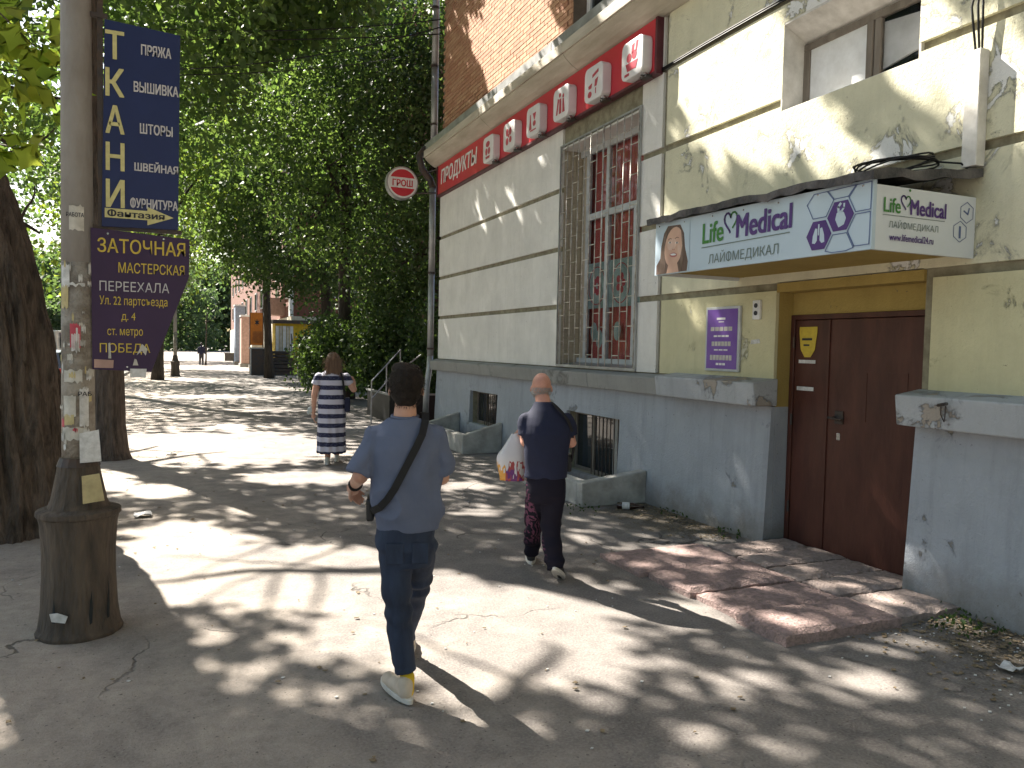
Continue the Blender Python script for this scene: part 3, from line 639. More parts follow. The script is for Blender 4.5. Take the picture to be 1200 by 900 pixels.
# tarred felt roof, rumpled
g=MB(); NY,NX=40,8; vs=[]
for i in range(NY+1):
    for j in range(NX+1):
        y=cy0-.05+(cy1-cy0+.12)*i/NY; x=cx-.06+(XF-cx+.05)*j/NX
        vs.append((x,y,cz1+.05+.05*i/NY+.10*j/NX+.025*noise.noise(Vector((x*4,y*3,1)))+.012*noise.noise(Vector((x*11,y*9,3)))))
fs=[(i*(NX+1)+j,i*(NX+1)+j+1,(i+1)*(NX+1)+j+1,(i+1)*(NX+1)+j) for i in range(NY) for j in range(NX)]
g.add(vs,fs); n0=len(g.v); 
for i in range(NY+1):
    v=vs[i*(NX+1)]; g.v.append((v[0]+.01*math.sin(i*2.1),v[1],v[2]-.055-.02*noise.noise(Vector((0,i*.5,0)))))
for i in range(NY): g.f.append((i*(NX+1),(i+1)*(NX+1),n0+i+1,n0+i))
n1=len(g.v)
for j in range(NX+1):
    v=vs[j]; g.v.append((v[0],v[1]-.0,v[2]-.06-.01*math.sin(j*2)))
for j in range(NX): g.f.append((j,j+1,n1+j+1,n1+j))
rf=g.build('roof_felt','roof_felt',cn,smooth=False); sm=rf.modifiers.new('s','SOLIDIFY'); sm.thickness=.012
# lettering on the street side (reads towards the door)
U=(0,-1,0); V=Vector((0,-.0125,1)).normalized(); FX=cx-.003
def logo(parent,o,U,V,sc_,light=False):
    o=Vector(o);U=Vector(U);V=Vector(V)
    # o = left end of LIFE baseline
    text('Life','print_green',parent,o,U,V,.30*sc_,.19*sc_,bold=.02)
    text('Medical','print_purple',parent,o+U*.47*sc_,U,V,.67*sc_,.20*sc_,bold=.03)
    Nn=U.cross(V)
    hp=[]; 
    for i in range(25):
        t=math.pi*(1+ (i/24)*2) ; x=16*math.sin(t)**3; y=13*math.cos(t)-5*math.cos(2*t)-2*math.cos(3*t)-math.cos(4*t); hp.append((x/16*.085*sc_+.39*sc_,y/16*.10*sc_+.16*sc_))
    a=MB().ribbon(hp[1:13],.018*sc_,o+Nn*.001,U,V,.0015); a.build('heart_mark','print_purple',parent)
    a=MB().ribbon(hp[12:22],.016*sc_,o+Nn*.001,U,V,.0015).prism([(.455*sc_+.018*sc_*math.cos(t),.31*sc_+.018*sc_*math.sin(t)) for t in [k*.628 for k in range(10)]],o+Nn*.001,U,V,.0015); a.build('heart_mark','print_green',parent)
    MB().prism([(-.01*sc_,-.035*sc_),(1.12*sc_,-.035*sc_),(1.12*sc_,-.027*sc_),(-.01*sc_,-.027*sc_)],o,U,V,.0015).build('rule','print_grey',parent)
    text('ЛАЙФМЕДИКАЛ','print_grey',parent,o+U*.10*sc_-V*.205*sc_,U,V,.90*sc_,.125*sc_)
logo(cn,(FX,5.32,2.645),U,V,.90)
def hexpts(cx_,cy_,r): return [(cx_+r*math.cos(R(60*k)),cy_+r*math.sin(R(60*k))) for k in range(6)]
HO=(FX,4.22,2.45)
def hexring(c,r,wd=.006): p=hexpts(*c,r); return p+[p[0]]
g=MB()
for c in ((.18,.33),(.362,.435),(.362,-.005),(.545,.105),(.545,.325)): 
    pts=hexring(c,.118); pts=[(min(x,.605),min(max(y,-.02),.395)) for x,y in pts]; MB().ribbon([q for i,q in enumerate(pts) if i==0 or (Vector(q)-Vector(pts[i-1])).length>.002],.006,HO,U,V,.0015).build('hexagon_lines','print_line',cn)
for c,kind_ in (((.18,.11),0),((.362,.215),1)):
    h=MB().prism(hexpts(*c,.112),HO,U,V,.0015).build('hexagon','print_purple',cn)
    g=MB(); x0,y0_=c
    if kind_==0:
        for s in (-1,1): g.prism([(x0+s*a,y0_+b) for a,b in ((.012,.045),(.03,.05),(.05,.0),(.055,-.05),(.03,-.055),(.012,-.035))][::s],(HO[0]-.002,HO[1],HO[2]),U,V,.001)
        g.prism([(x0-.006,y0_),(x0+.006,y0_),(x0+.006,y0_+.075),(x0-.006,y0_+.075)],(HO[0]-.002,HO[1],HO[2]),U,V,.001)
    else:
        g.prism([(x0+a,y0_+b) for a,b in ((-.04,-.02),(-.01,-.075),(.035,-.06),(.05,-.02),(.03,.02),(.0,.035),(-.03,.02))],(HO[0]-.002,HO[1],HO[2]),U,V,.001)
        g.ribbon([(x0-.015,y0_+.03),(x0-.02,y0_+.06),(x0+.0,y0_+.08)],.018,(HO[0]-.002,HO[1],HO[2]),U,V,.001).ribbon([(x0+.01,y0_+.03),(x0+.03,y0_+.05),(x0+.03,y0_+.075)],.014,(HO[0]-.002,HO[1],HO[2]),U,V,.001)
    g.build('organ_picture','canopy_face',cn)
# portrait print at the far end of the street side: generic smiling woman with long hair
po=(FX,5.99,2.44); t0=.001
def pr(pts,mm,lvl,name='portrait'):
    pts=[(x*1.16,y) for x,y in pts]; MB().prism(pts,(FX-.0008*lvl,5.99,2.445),U,V,.001).build(name,mm,cn)
pr([(0,0),(.42,0),(.42,.43),(0,.43)],'canopy_face',0)
pr([(.0,0),(.40,0),(.41,.08),(.37,.2),(.35,.33),(.30,.41),(.14,.42),(.09,.36),(.06,.25),(.05,.14),(.0,.08)],'face_hair',1)
E_=lambda cx_,cy_,rx,ry,a=0,n=20:[(cx_+rx*math.cos(t)*math.cos(a)-ry*math.sin(t)*math.sin(a),cy_+rx*math.cos(t)*math.sin(a)+ry*math.sin(t)*math.cos(a)) for t in [2*math.pi*k/n for k in range(n)]]
pr(E_(.225,.225,.118,.175,-.15),'face_skin',2.6); pr([(.14,0),(.30,0),(.27,.10),(.17,.10)],'face_skin',1.6); pr(E_(.20,.25,.06,.05,.2),'portrait_light',3.1); pr(E_(.30,.19,.02,.05,.3),'portrait_light',3.1); pr([(.03,.0),(.10,.0),(.13,.12),(.10,.26),(.13,.36),(.09,.33),(.06,.2)],'portrait_hair2',1.5); pr([(.31,.38),(.345,.28),(.36,.14),(.33,.02),(.31,.1),(.335,.22)],'portrait_hair2',3.3)
for ex in (.175,.265): pr(E_(ex,.27-(ex-.175)*.15,.02,.009,-.1,12),'print_white',3.5); pr(E_(ex+.002,.27-(ex-.175)*.15,.009,.009,0,10),'face_hair',4.2); pr([(ex-.026,.292),(ex+.0,.302),(ex+.024,.295),(ex+.022,.301),(ex,.308),(ex-.022,.300)],'face_hair',3.5)
pr(E_(.225,.155,.05,.02,-.1,14),'face_lip',3.5); pr(E_(.225,.159,.038,.009,-.1,12),'print_white',4.2); pr(E_(.216,.205,.006,.004,0,8),'face_lip',3.5); pr(E_(.234,.203,.006,.004,0,8),'face_lip',3.5)
# lettering on the end side (faces the camera)
U2=(1,0,0);V2=(0,0,1); logo(cn,(cx+.09,cy0-.003,2.66),U2,V2,.50)
text('www.lifemedical24.ru','print_purple',cn,(cx+.15,cy0-.003,2.485),U2,V2,.40,.045,bold=.02)
g=MB()
for c in ((.80,.20),(.86,.33)):
    p=hexring((cx+c[0],cz0+c[1]-.03),.07); p=[((y-(cz0+c[1]-.03))+cx+c[0],(x-(cx+c[0]))+cz0+c[1]-.03) for x,y in p]; g.ribbon(p,.004,(0,cy0-.003,0),U2,V2,.001)
g.ribbon([(cx+.80,2.55),(cx+.80,2.62)],.018,(0,cy0-.003,0),U2,V2,.001).ribbon([(cx+.83,2.73),(cx+.87,2.71),(cx+.88,2.75)],.01,(0,cy0-.003,0),U2,V2,.001)
g.build('hexagon_lines','print_line',cn)
# coil of cable on the canopy and conduit above it
g=MB()
for k in range(5):
    pts=[(4.66+.19*math.cos(t)+.01*k,4.0+.30*math.sin(t)+.02*k,3.08+.012*k+.02*math.sin(t*2+k)) for t in [2*math.pi*i/20 for i in range(21)]]; g.tube(pts,.007,5)
g.tube([(4.75,3.75,3.08),(4.85,3.65,3.06),(4.92,3.62,3.0)],.007,5)
tag(g.build('cable_coil','wire',smooth=True),'loose coil of dark cable lying on the canopy roof','cable')
cd_=MB().box(XF-.09,XF-.002,3.55,3.66,3.03,3.80); o=tag(cd_.build('cable_duct','white_trim',bev=.006),'vertical cream cable duct on the wall above the canopy end','cable duct')
g=MB()
for k,dyy in enumerate((-.02,.0,.025)): g.tube([(XF-.04,3.60+dyy,3.8),(XF-.05-.01*k,3.61+dyy*1.5,4.1),(XF-.04,3.60-dyy,4.5),(XF-.04,3.60+dyy,5.4)],.008,5)
tag(g.build('wall_cable','wire',smooth=True),'bundle of thin cables rising from the top of the cream duct','cable')
g=MB(); 
for dz in (0,.02): g.tube([(XF-.015,y,4.885+dz+.012*math.sin(y*1.3)) for y in [7.4-.4*i for i in range(30)]],.009,5)
tag(g.build('wall_cable','wire',smooth=True),'dark cable running along the groove beside the red sign board','cable')
# plaque, intercom, small marks
pq=thing('plaque','purple clinic notice board on the wall between canopy and ledge','notice',(XF,6.18,1.55))
MB().box(XF-.03,XF-.002,5.93,6.45,1.56,2.20).build('frame','pvc',pq,bev=.006)
MB().box(XF-.034,XF-.03,5.96,6.42,1.585,2.175).build('panel','plaque',pq)
for zz,ww,hh in ((2.06,.18,.05),(1.98,.32,.035),(1.90,.30,.05),(1.80,.26,.05),(1.68,.30,.06),(1.62,.16,.03)):
    pass
for zz,ww,hh,n in ((2.07,.16,.022,1),(2.045,.10,.010,1),(1.96,.34,.040,5),(1.90,.24,.018,4),(1.81,.30,.045,6),(1.765,.22,.014,3),(1.67,.34,.050,7),(1.62,.15,.022,3)):
    g=MB()   # the print is too small to read: rows of pale marks
    for q in range(n): g.prism([(ww*q/n,0),(ww*(q+.82)/n,0),(ww*(q+.82)/n,hh),(ww*q/n,hh)],(XF-.0345,6.19+ww/2,zz),(0,-1,0),(0,0,1),.001)
    g.build('print_row','paper' if n>4 else 'print_white',pq)
ic=thing('intercom','small pale wall intercom with two dark buttons beside the door','intercom',(XF,5.72,2.1))
MB().box(XF-.03,XF-.002,5.66,5.76,2.06,2.24).build('case','pvc_white',ic,bev=.006)
for zz in (2.19,2.12): MB().prism([(.022*math.cos(t),.022*math.sin(t)) for t in [k*.628 for k in range(10)]],(XF-.031,5.71,zz),U,(0,0,1),.006).build('button','print_dark',ic)
pn=MB().prism([(0,0),(.13,.01),(.12,.05),(.01,.04)],(XF-.002,5.80,1.83),U,(0,0,1),.002).build('wall_sticker','paper_white'); tag(pn,'torn white paper label on the wall below the intercom','sticker')
pg=MB().tube([(4.70,3.62,1.42),(4.62,3.5,1.44)],.012,6).tube([(4.70,3.60,1.42),(4.70,3.60,1.36),(4.71,3.58,1.31)],.004,5).tube([(4.705,3.57,1.42),(4.70,3.57,1.33),(4.71,3.58,1.31)],.004,5)
tag(pg.build('ledge_peg','iron_dark'),'black metal peg with a wire loop sticking out of the ledge right of the door','peg')
# ---- paving slabs at the door
ys=[3.46,3.93,4.40,4.95,5.60]
st=thing('door_step','worn reddish concrete slabs laid before the brown door','paving',(4.0,4.5,0))
def slab(x0,x1,y0,y1,h,mm,seed,parent):
    bm=bmesh.new(); nx,ny=max(3,int((x1-x0)/.05)),max(3,int((y1-y0)/.05))
    def P(x,y,z): return Vector((x,y,z))
    vs={}
    for i in range(nx+1):
        for j in range(ny+1):
            x=x0+(x1-x0)*i/nx; y=y0+(y1-y0)*j/ny
            e=min(i,nx-i,j,ny-j)
            q=Vector((x*6,y*6,seed)); jx=.015*noise.noise(q) if e==0 else 0; jy=.012*noise.noise(q+Vector((9,0,0))) if e==0 else 0
            z=h+.003*noise.noise(Vector((x*5,y*5,seed+3)))+.004*noise.noise(Vector((x*25,y*25,seed)))-(.012+.03*abs(noise.noise(q*2)) if e==0 else .005*max(0,noise.noise(q)) if e==1 else 0)
            vs[i,j]=bm.verts.new((x+jx,y+jy,z))
    for i in range(nx):
        for j in range(ny): bm.faces.new((vs[i,j],vs[i+1,j],vs[i+1,j+1],vs[i,j+1]))
    rim=[(i,0) for i in range(nx)]+[(nx,j) for j in range(ny)]+[(i,ny) for i in range(nx,0,-1)]+[(0,j) for j in range(ny,0,-1)]
    lo=[bm.verts.new((vs[k].co.x,vs[k].co.y,0)) for k in rim]
    for a in range(len(rim)):
        b=(a+1)%len(rim); bm.faces.new((vs[rim[a]],lo[a],lo[b],vs[rim[b]]))
    bmesh.ops.recalc_face_normals(bm,faces=bm.faces); of=origin(parent); bmesh.ops.translate(bm,verts=bm.verts,vec=-of)
    me=bpy.data.meshes.new('slab'); bm.to_mesh(me); bm.free(); return link('slab',me,mm,parent)
for k in range(4):
    a,b=ys[k],ys[k+1]; xo=[3.30,3.34,3.30,3.24][k]
    slab(xo,4.26,a+.014,b-.016,[.080,.055,.062,.050][k],'slab_red',k*3.1,st)
for k,(a,b) in enumerate(((3.52,3.98),(3.99,4.36),(4.37,4.73),(4.74,5.10),(5.11,5.47))): slab(4.275,XF-.06 if k==0 else XF+.17,a,b-.01,.060+.006*(k%2),'slab_grey',20+k*2.3,st)
# litter, bottle
bt=thing('bottle','brown glass bottle with white label lying by the near window well','bottle',(4.5,7.15,.045),R(-35))
MB().tube([(-.13,0,0),(-.12,0,0),(.04,0,0),(.09,0,0),(.12,0,0),(.17,0,0)],[.02,.038,.038,.022,.015,.015],12).build('glass_body','bottle_brown',bt,local=True,smooth=True)
MB().tube([(-.07,0,0),(.01,0,0)],.0395,12,cap=False).build('bottle_label','paper_white',bt,local=True,smooth=True)
g=MB()
for k in range(1500):
    q=rnd.random()
    if q<.62: x=4.86-abs(rnd.gauss(0,.45)); y=rnd.uniform(1.6,3.5)
    elif q<.85: x=4.86-abs(rnd.gauss(0,.28)); y=rnd.uniform(5.7,7.4)
    else: x=rnd.uniform(-1,4.6); y=rnd.uniform(2,14)
    s=rnd.uniform(.006,.02); a=rnd.uniform(0,6.28); g.prism([(s*math.cos(a+t)*rnd.uniform(.6,1.2),s*math.sin(a+t)*rnd.uniform(.5,1)) for t in (0,1.5,3.1,4.6)],(x,y,.004+rnd.uniform(0,.006)),(1,0,0),(0,1,rnd.uniform(-.3,.3)),.004)
tag(g.build('ground_litter','leaf_litter'),'scattered dry leaf scraps and pebbles along the wall foot','litter',kind='stuff')
g=MB()
for k in range(260):
    x=4.8-abs(rnd.gauss(0,.5)) if k%3 else rnd.uniform(-1.2,4.5); y=rnd.uniform(1.8,3.5) if k%3 else rnd.uniform(2.2,9); s=rnd.uniform(.004,.012)
    g.prism([(s,0),(0,s*.7),(-s,0),(0,-s*.8)],(x,y,.004),(1,0,0),(0,1,0),.004)
tag(g.build('paper_scraps','paper_white'),'tiny white paper scraps and butts strewn on the ground','litter',kind='stuff')
for (x,y,s,lab) in ((-.36,8.4,.10,'crumpled white paper bit lying near the lamp post'),(-.16,12.9,.09,'small white paper cup lid lying far out on the sunny pavement'),(4.25,2.75,.07,'flat pale wrapper on the dirt right of the slabs')):
    g=MB(); pts=[]
    for i in range(5):
        for j in range(4): pts.append((x+(i-2)*s*.4+rnd.uniform(-.01,.01),y+(j-1.5)*s*.5+rnd.uniform(-.01,.01),.012+rnd.uniform(0,.035)))
    g.add(pts,[(i*4+j,i*4+j+1,(i+1)*4+j+1,(i+1)*4+j) for i in range(4) for j in range(3)]); o=g.build('paper_scrap','paper_white'); o.modifiers.new('s','SOLIDIFY').thickness=.003; tag(o,lab,'litter')
# manhole cover
mh=thing('manhole_cover','round iron manhole cover sunk in the pavement beyond the lamp post','manhole',(.25,17.4,0))
MB().prism([(.36*math.cos(t),.36*math.sin(t)) for t in [k*math.pi/16 for k in range(32)]],(.25,17.4,.002),(1,0,0),(0,1,0),.02).build('cover','iron_dark',mh)
MB().ribbon([(.40*math.cos(t),.40*math.sin(t)) for t in [k*math.pi/16 for k in range(33)]],.05,(.25,17.4,.002),(1,0,0),(0,1,0),.014).build('rim','concrete',mh)
# railing and basement entry beyond the corner
rl=thing('handrail','pale metal handrail sloping down beyond the building corner','railing',(4.6,17.3,0))
for a,b in (((3.9,17.0,.95),(4.9,18.3,1.65)),((3.9,17.0,.55),(4.9,18.3,1.25)),((4.1,16.6,.95),(5.0,16.9,1.55))): MB().tube([a,b],.016,8).build('rail','metal_flash',rl)
for a in ((3.9,17.0),(4.4,17.65),(4.9,18.3)): MB().tube([(a[0],a[1],0),(a[0],a[1],.95+(a[0]-3.9)*.7)],.016,8).build('post','metal_flash',rl)
bw=thing('basement_entry','low black metal box around the basement entry beyond the corner','railing',(4.4,19,0))
MB().box(4.3,4.34,16.95,19.2,0,.62).box(4.34,6.5,16.95,16.99,0,.62).build('panel','black_plastic',bw); MB().box(4.28,6.5,16.93,17.0,.62,.66).box(4.28,4.36,17.0,19.3,.62,.66).build('coping','render_grey',bw)
dr_root=dr
for zz in (.35,1.15,1.85):
    MB().tube([(dx-.018,5.424,zz-.05),(dx-.018,5.424,zz+.05)],.011,8).build('hinge','iron_dark',dr)
    MB().tube([(dx-.018,4.032,zz-.05),(dx-.018,4.032,zz+.05)],.011,8).build('hinge','iron_dark',dr)
MB().box(dx-.010,dx-.003,4.86,4.90,1.02,1.08).build('keyhole_plate','chrome',dr,bev=.003)
for k in range(7):
    MB().ell((cx-.002,3.68+.38*k,cz1-.03+.008*k),(.004,.008,.008),8).build('screw','chrome',cn)
# ================================================================ LAMP POST WITH SIGNS
def lamp_post(x,y,label,near):
    t=thing('lamp_post',label,'lamp post',(x,y,0),group='lamp posts with flared bases')
    seg=40; g=MB(); rg=[(0,.222),(.02,.226),(.05,.212),(.16,.197),(.35,.188),(.5,.188),(.66,.197),(.70,.205)]
    def ringv(z,r): 
        return [(x+r*(1+.05*abs(math.cos(4.5*a+.4))**.5+.02*noise.noise(Vector((a*2,z*3,1))))*math.cos(a),y+r*(1+.05*abs(math.cos(4.5*a+.4))**.5+.02*noise.noise(Vector((a*2,z*3,1))))*math.sin(a),z) for a in [2*math.pi*k/seg for k in range(seg)]]
    vs=[];
    zz=[];
    for i in range(len(rg)-1):
        for k in range(3): f=k/3; zz.append((rg[i][0]*(1-f)+rg[i+1][0]*f,rg[i][1]*(1-f)+rg[i+1][1]*f))
    zz.append(rg[-1])
    for z,r in zz: vs+=ringv(z,r)
    g.add(vs,[(i*seg+k,i*seg+(k+1)%seg,(i+1)*seg+(k+1)%seg,(i+1)*seg+k) for i in range(len(zz)-1) for k in range(seg)])
    g.build('base','pole_base',t,smooth=True)
    MB().tube([(x,y,.695),(x,y,.71),(x,y,.74),(x,y,.755)],[.205,.228,.226,.18],32).build('base_rim','pole_base',t,smooth=False,bev=.006)
    MB().tube([(x,y,.75),(x,y,.80),(x,y,.96),(x,y,1.0)],[.17,.150,.118,.112],16).build('cone','pole_base',t)
    MB().tube([(x,y,1.0),(x,y,1.05)],[.118,.10],16).build('collar','iron_dark',t)
    MB().tube([(x,y,1.03),(x,y,1.5),(x,y,2.2)],[.090,.088,.085],24).build('lower_pole','pole_glue',t,smooth=True)
    MB().tube([(x,y,2.2),(x,y,3.5),(x-.0,y,8.0)],[.085,.080,.060],24).build('pole','pole_paint',t,smooth=True)
    MB().tube([(x,y,8.0),(x-.3,y,8.6),(x-1.2,y,8.9),(x-1.9,y,8.9)],[.04,.035,.03,.03],10).build('lamp_arm','metal_flash',t,smooth=True)
    MB().ell((x-2.1,y,8.88),(.35,.14,.09)).build('lamp_head','metal_flash',t,smooth=True)
    return t
px,py=-.565,5.2
lp=lamp_post(px,py,'near concrete lamp post with a fluted rusty base, plastered with torn notices',True)
# chips and openings low in the base
for dx_,z_,h_ in ((-.105,.10,.15),(.075,.09,.20),(.155,.06,.26)):
    a=math.atan2(-math.sqrt(max(0,.2**2-dx_**2)),dx_); MB().prism([(-.007,0),(.006,.01),(.010,h_*.5),(.003,h_),(-.004,h_*.7),(-.011,h_*.3)],(px+.211*math.cos(a),py+.211*math.sin(a),z_),(-math.sin(a),math.cos(a),0),(0,0,1),.002).build('slot','inside_dark',lp)
MB().prism([(0,0),(.07,-.01),(.085,.03),(.03,.05),(-.01,.045)],(px-.12,py-.192,.13),(1,-.3,0),(0,0,1),.004).build('notice','paper_white',lp,label='white scrap stuck low on the base')
lp2=None
# paper notices curved round the pole
def wrap(parent,cx_,cy_,r,a0,a1,z0,z1,mm,name='notice',tear=.01,seed=0,label=None):
    g=MB(); n=8; vs=[]
    for i in range(n+1):
        a=R(a0+(a1-a0)*i/n); j=tear*noise.noise(Vector((i*.9,seed,0))); k=tear*noise.noise(Vector((i*.9,seed,5)))
        vs+=[(cx_+r*math.cos(a),cy_+r*math.sin(a),z0+j),(cx_+r*math.cos(a),cy_+r*math.sin(a),z1+k)]
    g.add(vs,[(2*i,2*i+2,2*i+3,2*i+1) for i in range(n)]); o=g.build(name,mm,parent,label=label,smooth=True); return o
NT=[(248,300,2.38,2.52,'paper',1,'torn white job notice'),(215,250,2.05,2.18,'paper_white',2,None),(212,245,1.93,2.06,'paper_yellow',3,'yellow sticker'),(222,300,2.06,2.075,'paper_white',4,None),
(250,285,1.70,1.84,'print_red',5,'red sticker'),(255,282,1.68,1.78,'paper_white',6,None),(225,290,1.50,1.57,'paper',7,None),(280,312,1.24,1.46,'paper_white',8,'white notice with tear-off strips'),(222,268,1.30,1.42,'paper',9,None),
(225,262,1.25,1.31,'paper_yellow',10,None),(215,305,1.16,1.235,'paper',11,None),(255,300,.0,.0,'paper',12,None)]
for a0,a1,z0,z1,mm,sd_,lb in NT:
    if z1>0: wrap(lp,px,py,.0915 if z0<2.2 else .087,a0,a1,z0,z1,mm,seed=sd_,label=lb,tear=.02)
for k in range(34): # leftover scraps
    z=rnd.uniform(1.1,2.2); a=rnd.uniform(200,320); wrap(lp,px,py,.0905+.0002*k,a,a+rnd.uniform(4,22),z,z+rnd.uniform(.01,.06),rnd.choice(['paper','paper_white','paper_yellow','concrete_light','print_red' if k%4==0 else 'paper']),seed=k+20,tear=.03,name='paper_remnant')
text('РАБОТА','print_dark',lp,(px-.045,py-.0925,2.455),(1,0,0),(0,0,1),.09,.025,bold=.02)
text('РАБ','print_dark',lp,(px+.01,py-.098,1.42),(1,0,0),(0,0,1),.07,.025,bold=.02)
for k in range(5): pass
MB().hexa([(px+.02,py-.13,1.03),(px+.13,py-.115,1.035),(px+.13,py-.112,1.035),(px+.02,py-.127,1.03),(px+.015,py-.10,1.20),(px+.115,py-.095,1.22),(px+.115,py-.092,1.22),(px+.015,py-.097,1.20)]).build('notice','paper_white',lp,label='typed white notice hanging at the foot of the pole')
MB().hexa([(px+.04,py-.19,.80),(px+.15,py-.165,.81),(px+.15,py-.162,.81),(px+.04,py-.187,.80),(px+.03,py-.145,.955),(px+.12,py-.13,.965),(px+.12,py-.127,.965),(px+.03,py-.142,.955)]).build('notice','paper_yellow',lp,label='buff notice on the cone')
# signs
def plate(name,label,pts,y,mm,yt=.012):
    t=thing(name,label,'sign',(-.2,y,2)); MB().prism(pts,(0,y+yt,0),(1,0,0),(0,0,1),yt).build('panel',mm,t,bev=.002); return t
SY=5.17
bs=plate('fabric_shop_sign','tall navy fabric shop sign with cream letters on the lamp post',[(-.435,2.42),(-.02,2.43),(-.008,3.60),(-.415,3.625)],SY,'sign_navy')
U=(1,0,0);V=(0,0,1);y_=SY-.002
for k,ch in enumerate('ТКАНИ'):
    text(ch,'letter_cream',bs,(-.412,y_,3.400-.216*k),U,V,.100,.165,bold=.02,t=.001)
for k,(s,ww) in enumerate((('ПРЯЖА',.165),('ВЫШИВКА',.245),('ШТОРЫ',.18),('ШВЕЙНАЯ',.24),('ФУРНИТУРА',.262))):
    text(s,'letter_pale',bs,(-.152-ww/2+(.012 if k<4 else .0),y_,3.43-.222*k+(.02 if k<2 else 0)-(0 if k<3 else .0)),U,V,ww,.062,bold=.03,t=.001)
MB().prism([(-.418,2.475),(-.19,2.475),(-.19,2.445),(-.045,2.50),(-.19,2.555),(-.19,2.53),(-.418,2.53)],(0,y_,0),U,V,.001).build('arrow','letter_cream',bs)
text('Фантазия','print_dark',bs,(-.405,y_-.001,2.482),U,V,.31,.042,bold=.03,t=.001)
MB().box(-.49,-.40,SY+.0,SY+.02,3.63,3.655).build('bracket','iron_dark',bs); MB().box(-.49,-.0,SY+.013,SY+.03,2.405,2.43).build('bracket','iron_dark',bs)
MB().box(-.455,-.425,SY+.012,SY+.03,2.4,4.5).build('strut','iron_dark',bs)
vsn=plate('workshop_sign','dark violet sharpening workshop sign tapering to the bottom, below the navy sign',[(-.485,1.575),(-.17,1.56),(.04,2.14),(.045,2.375),(-.49,2.405)],SY-.03,'sign_violet')
y_=SY-.032
for s,x,z,ww,hh,mm,b in (('ЗАТОЧНАЯ',-.455,2.265,.475,.085,'letter_yellow',.01),('МАСТЕРСКАЯ',-.345,2.15,.36,.062,'letter_yellow',.005),('ПЕРЕЕХАЛА',-.445,2.04,.375,.058,'letter_pale',0),('Ул. 22 партсъезда',-.445,1.945,.365,.066,'letter_yellow',0),('д. 4',-.33,1.86,.075,.055,'letter_yellow',0),('ст. метро',-.405,1.765,.19,.052,'letter_yellow',0),('ПОБЕДА',-.445,1.665,.27,.066,'letter_yellow',0)):
    text(s,mm,vsn,(x,y_,z),U,V,ww,hh,bold=b,t=.001)
for q in ([(-.40,1.64),(-.385,1.64),(-.39,1.735),(-.40,1.73)],[(-.25,1.66),(-.22,1.73),(-.19,1.70),(-.20,1.66),(-.22,1.69)],[(-.27,1.60),(-.24,1.60),(-.25,1.635),(-.26,1.64)]): MB().prism(q,(0,y_-.001,0),U,V,.001).build('scratch','paper',vsn)
o=MB().prism([(-.475,1.585),(-.375,1.583),(-.372,1.63),(-.475,1.635)],(0,y_-.001,0),U,V,.001).build('sticker','pink_wall',vsn,label='small pink sticker')
o=MB().prism([(-.285,1.53),(-.20,1.525),(-.195,1.58),(-.285,1.58)],(0,y_-.002,0),U,V,.001).build('sticker','paper_white',vsn,label='white sticker at the bottom edge')
g=MB()
for q in ((-.40,2.375),(-.1,2.365),(-.3,1.59)): g.prism([(q[0]+.006*math.cos(t),q[1]+.006*math.sin(t)) for t in [k for k in range(6)]],(0,y_-.001,0),U,V,.002)
g.build('screw','chrome',vsn)
# far lamp post
l2=lamp_post(-.30,42.0,'distant lamp post with flared base far down the pavement',False)
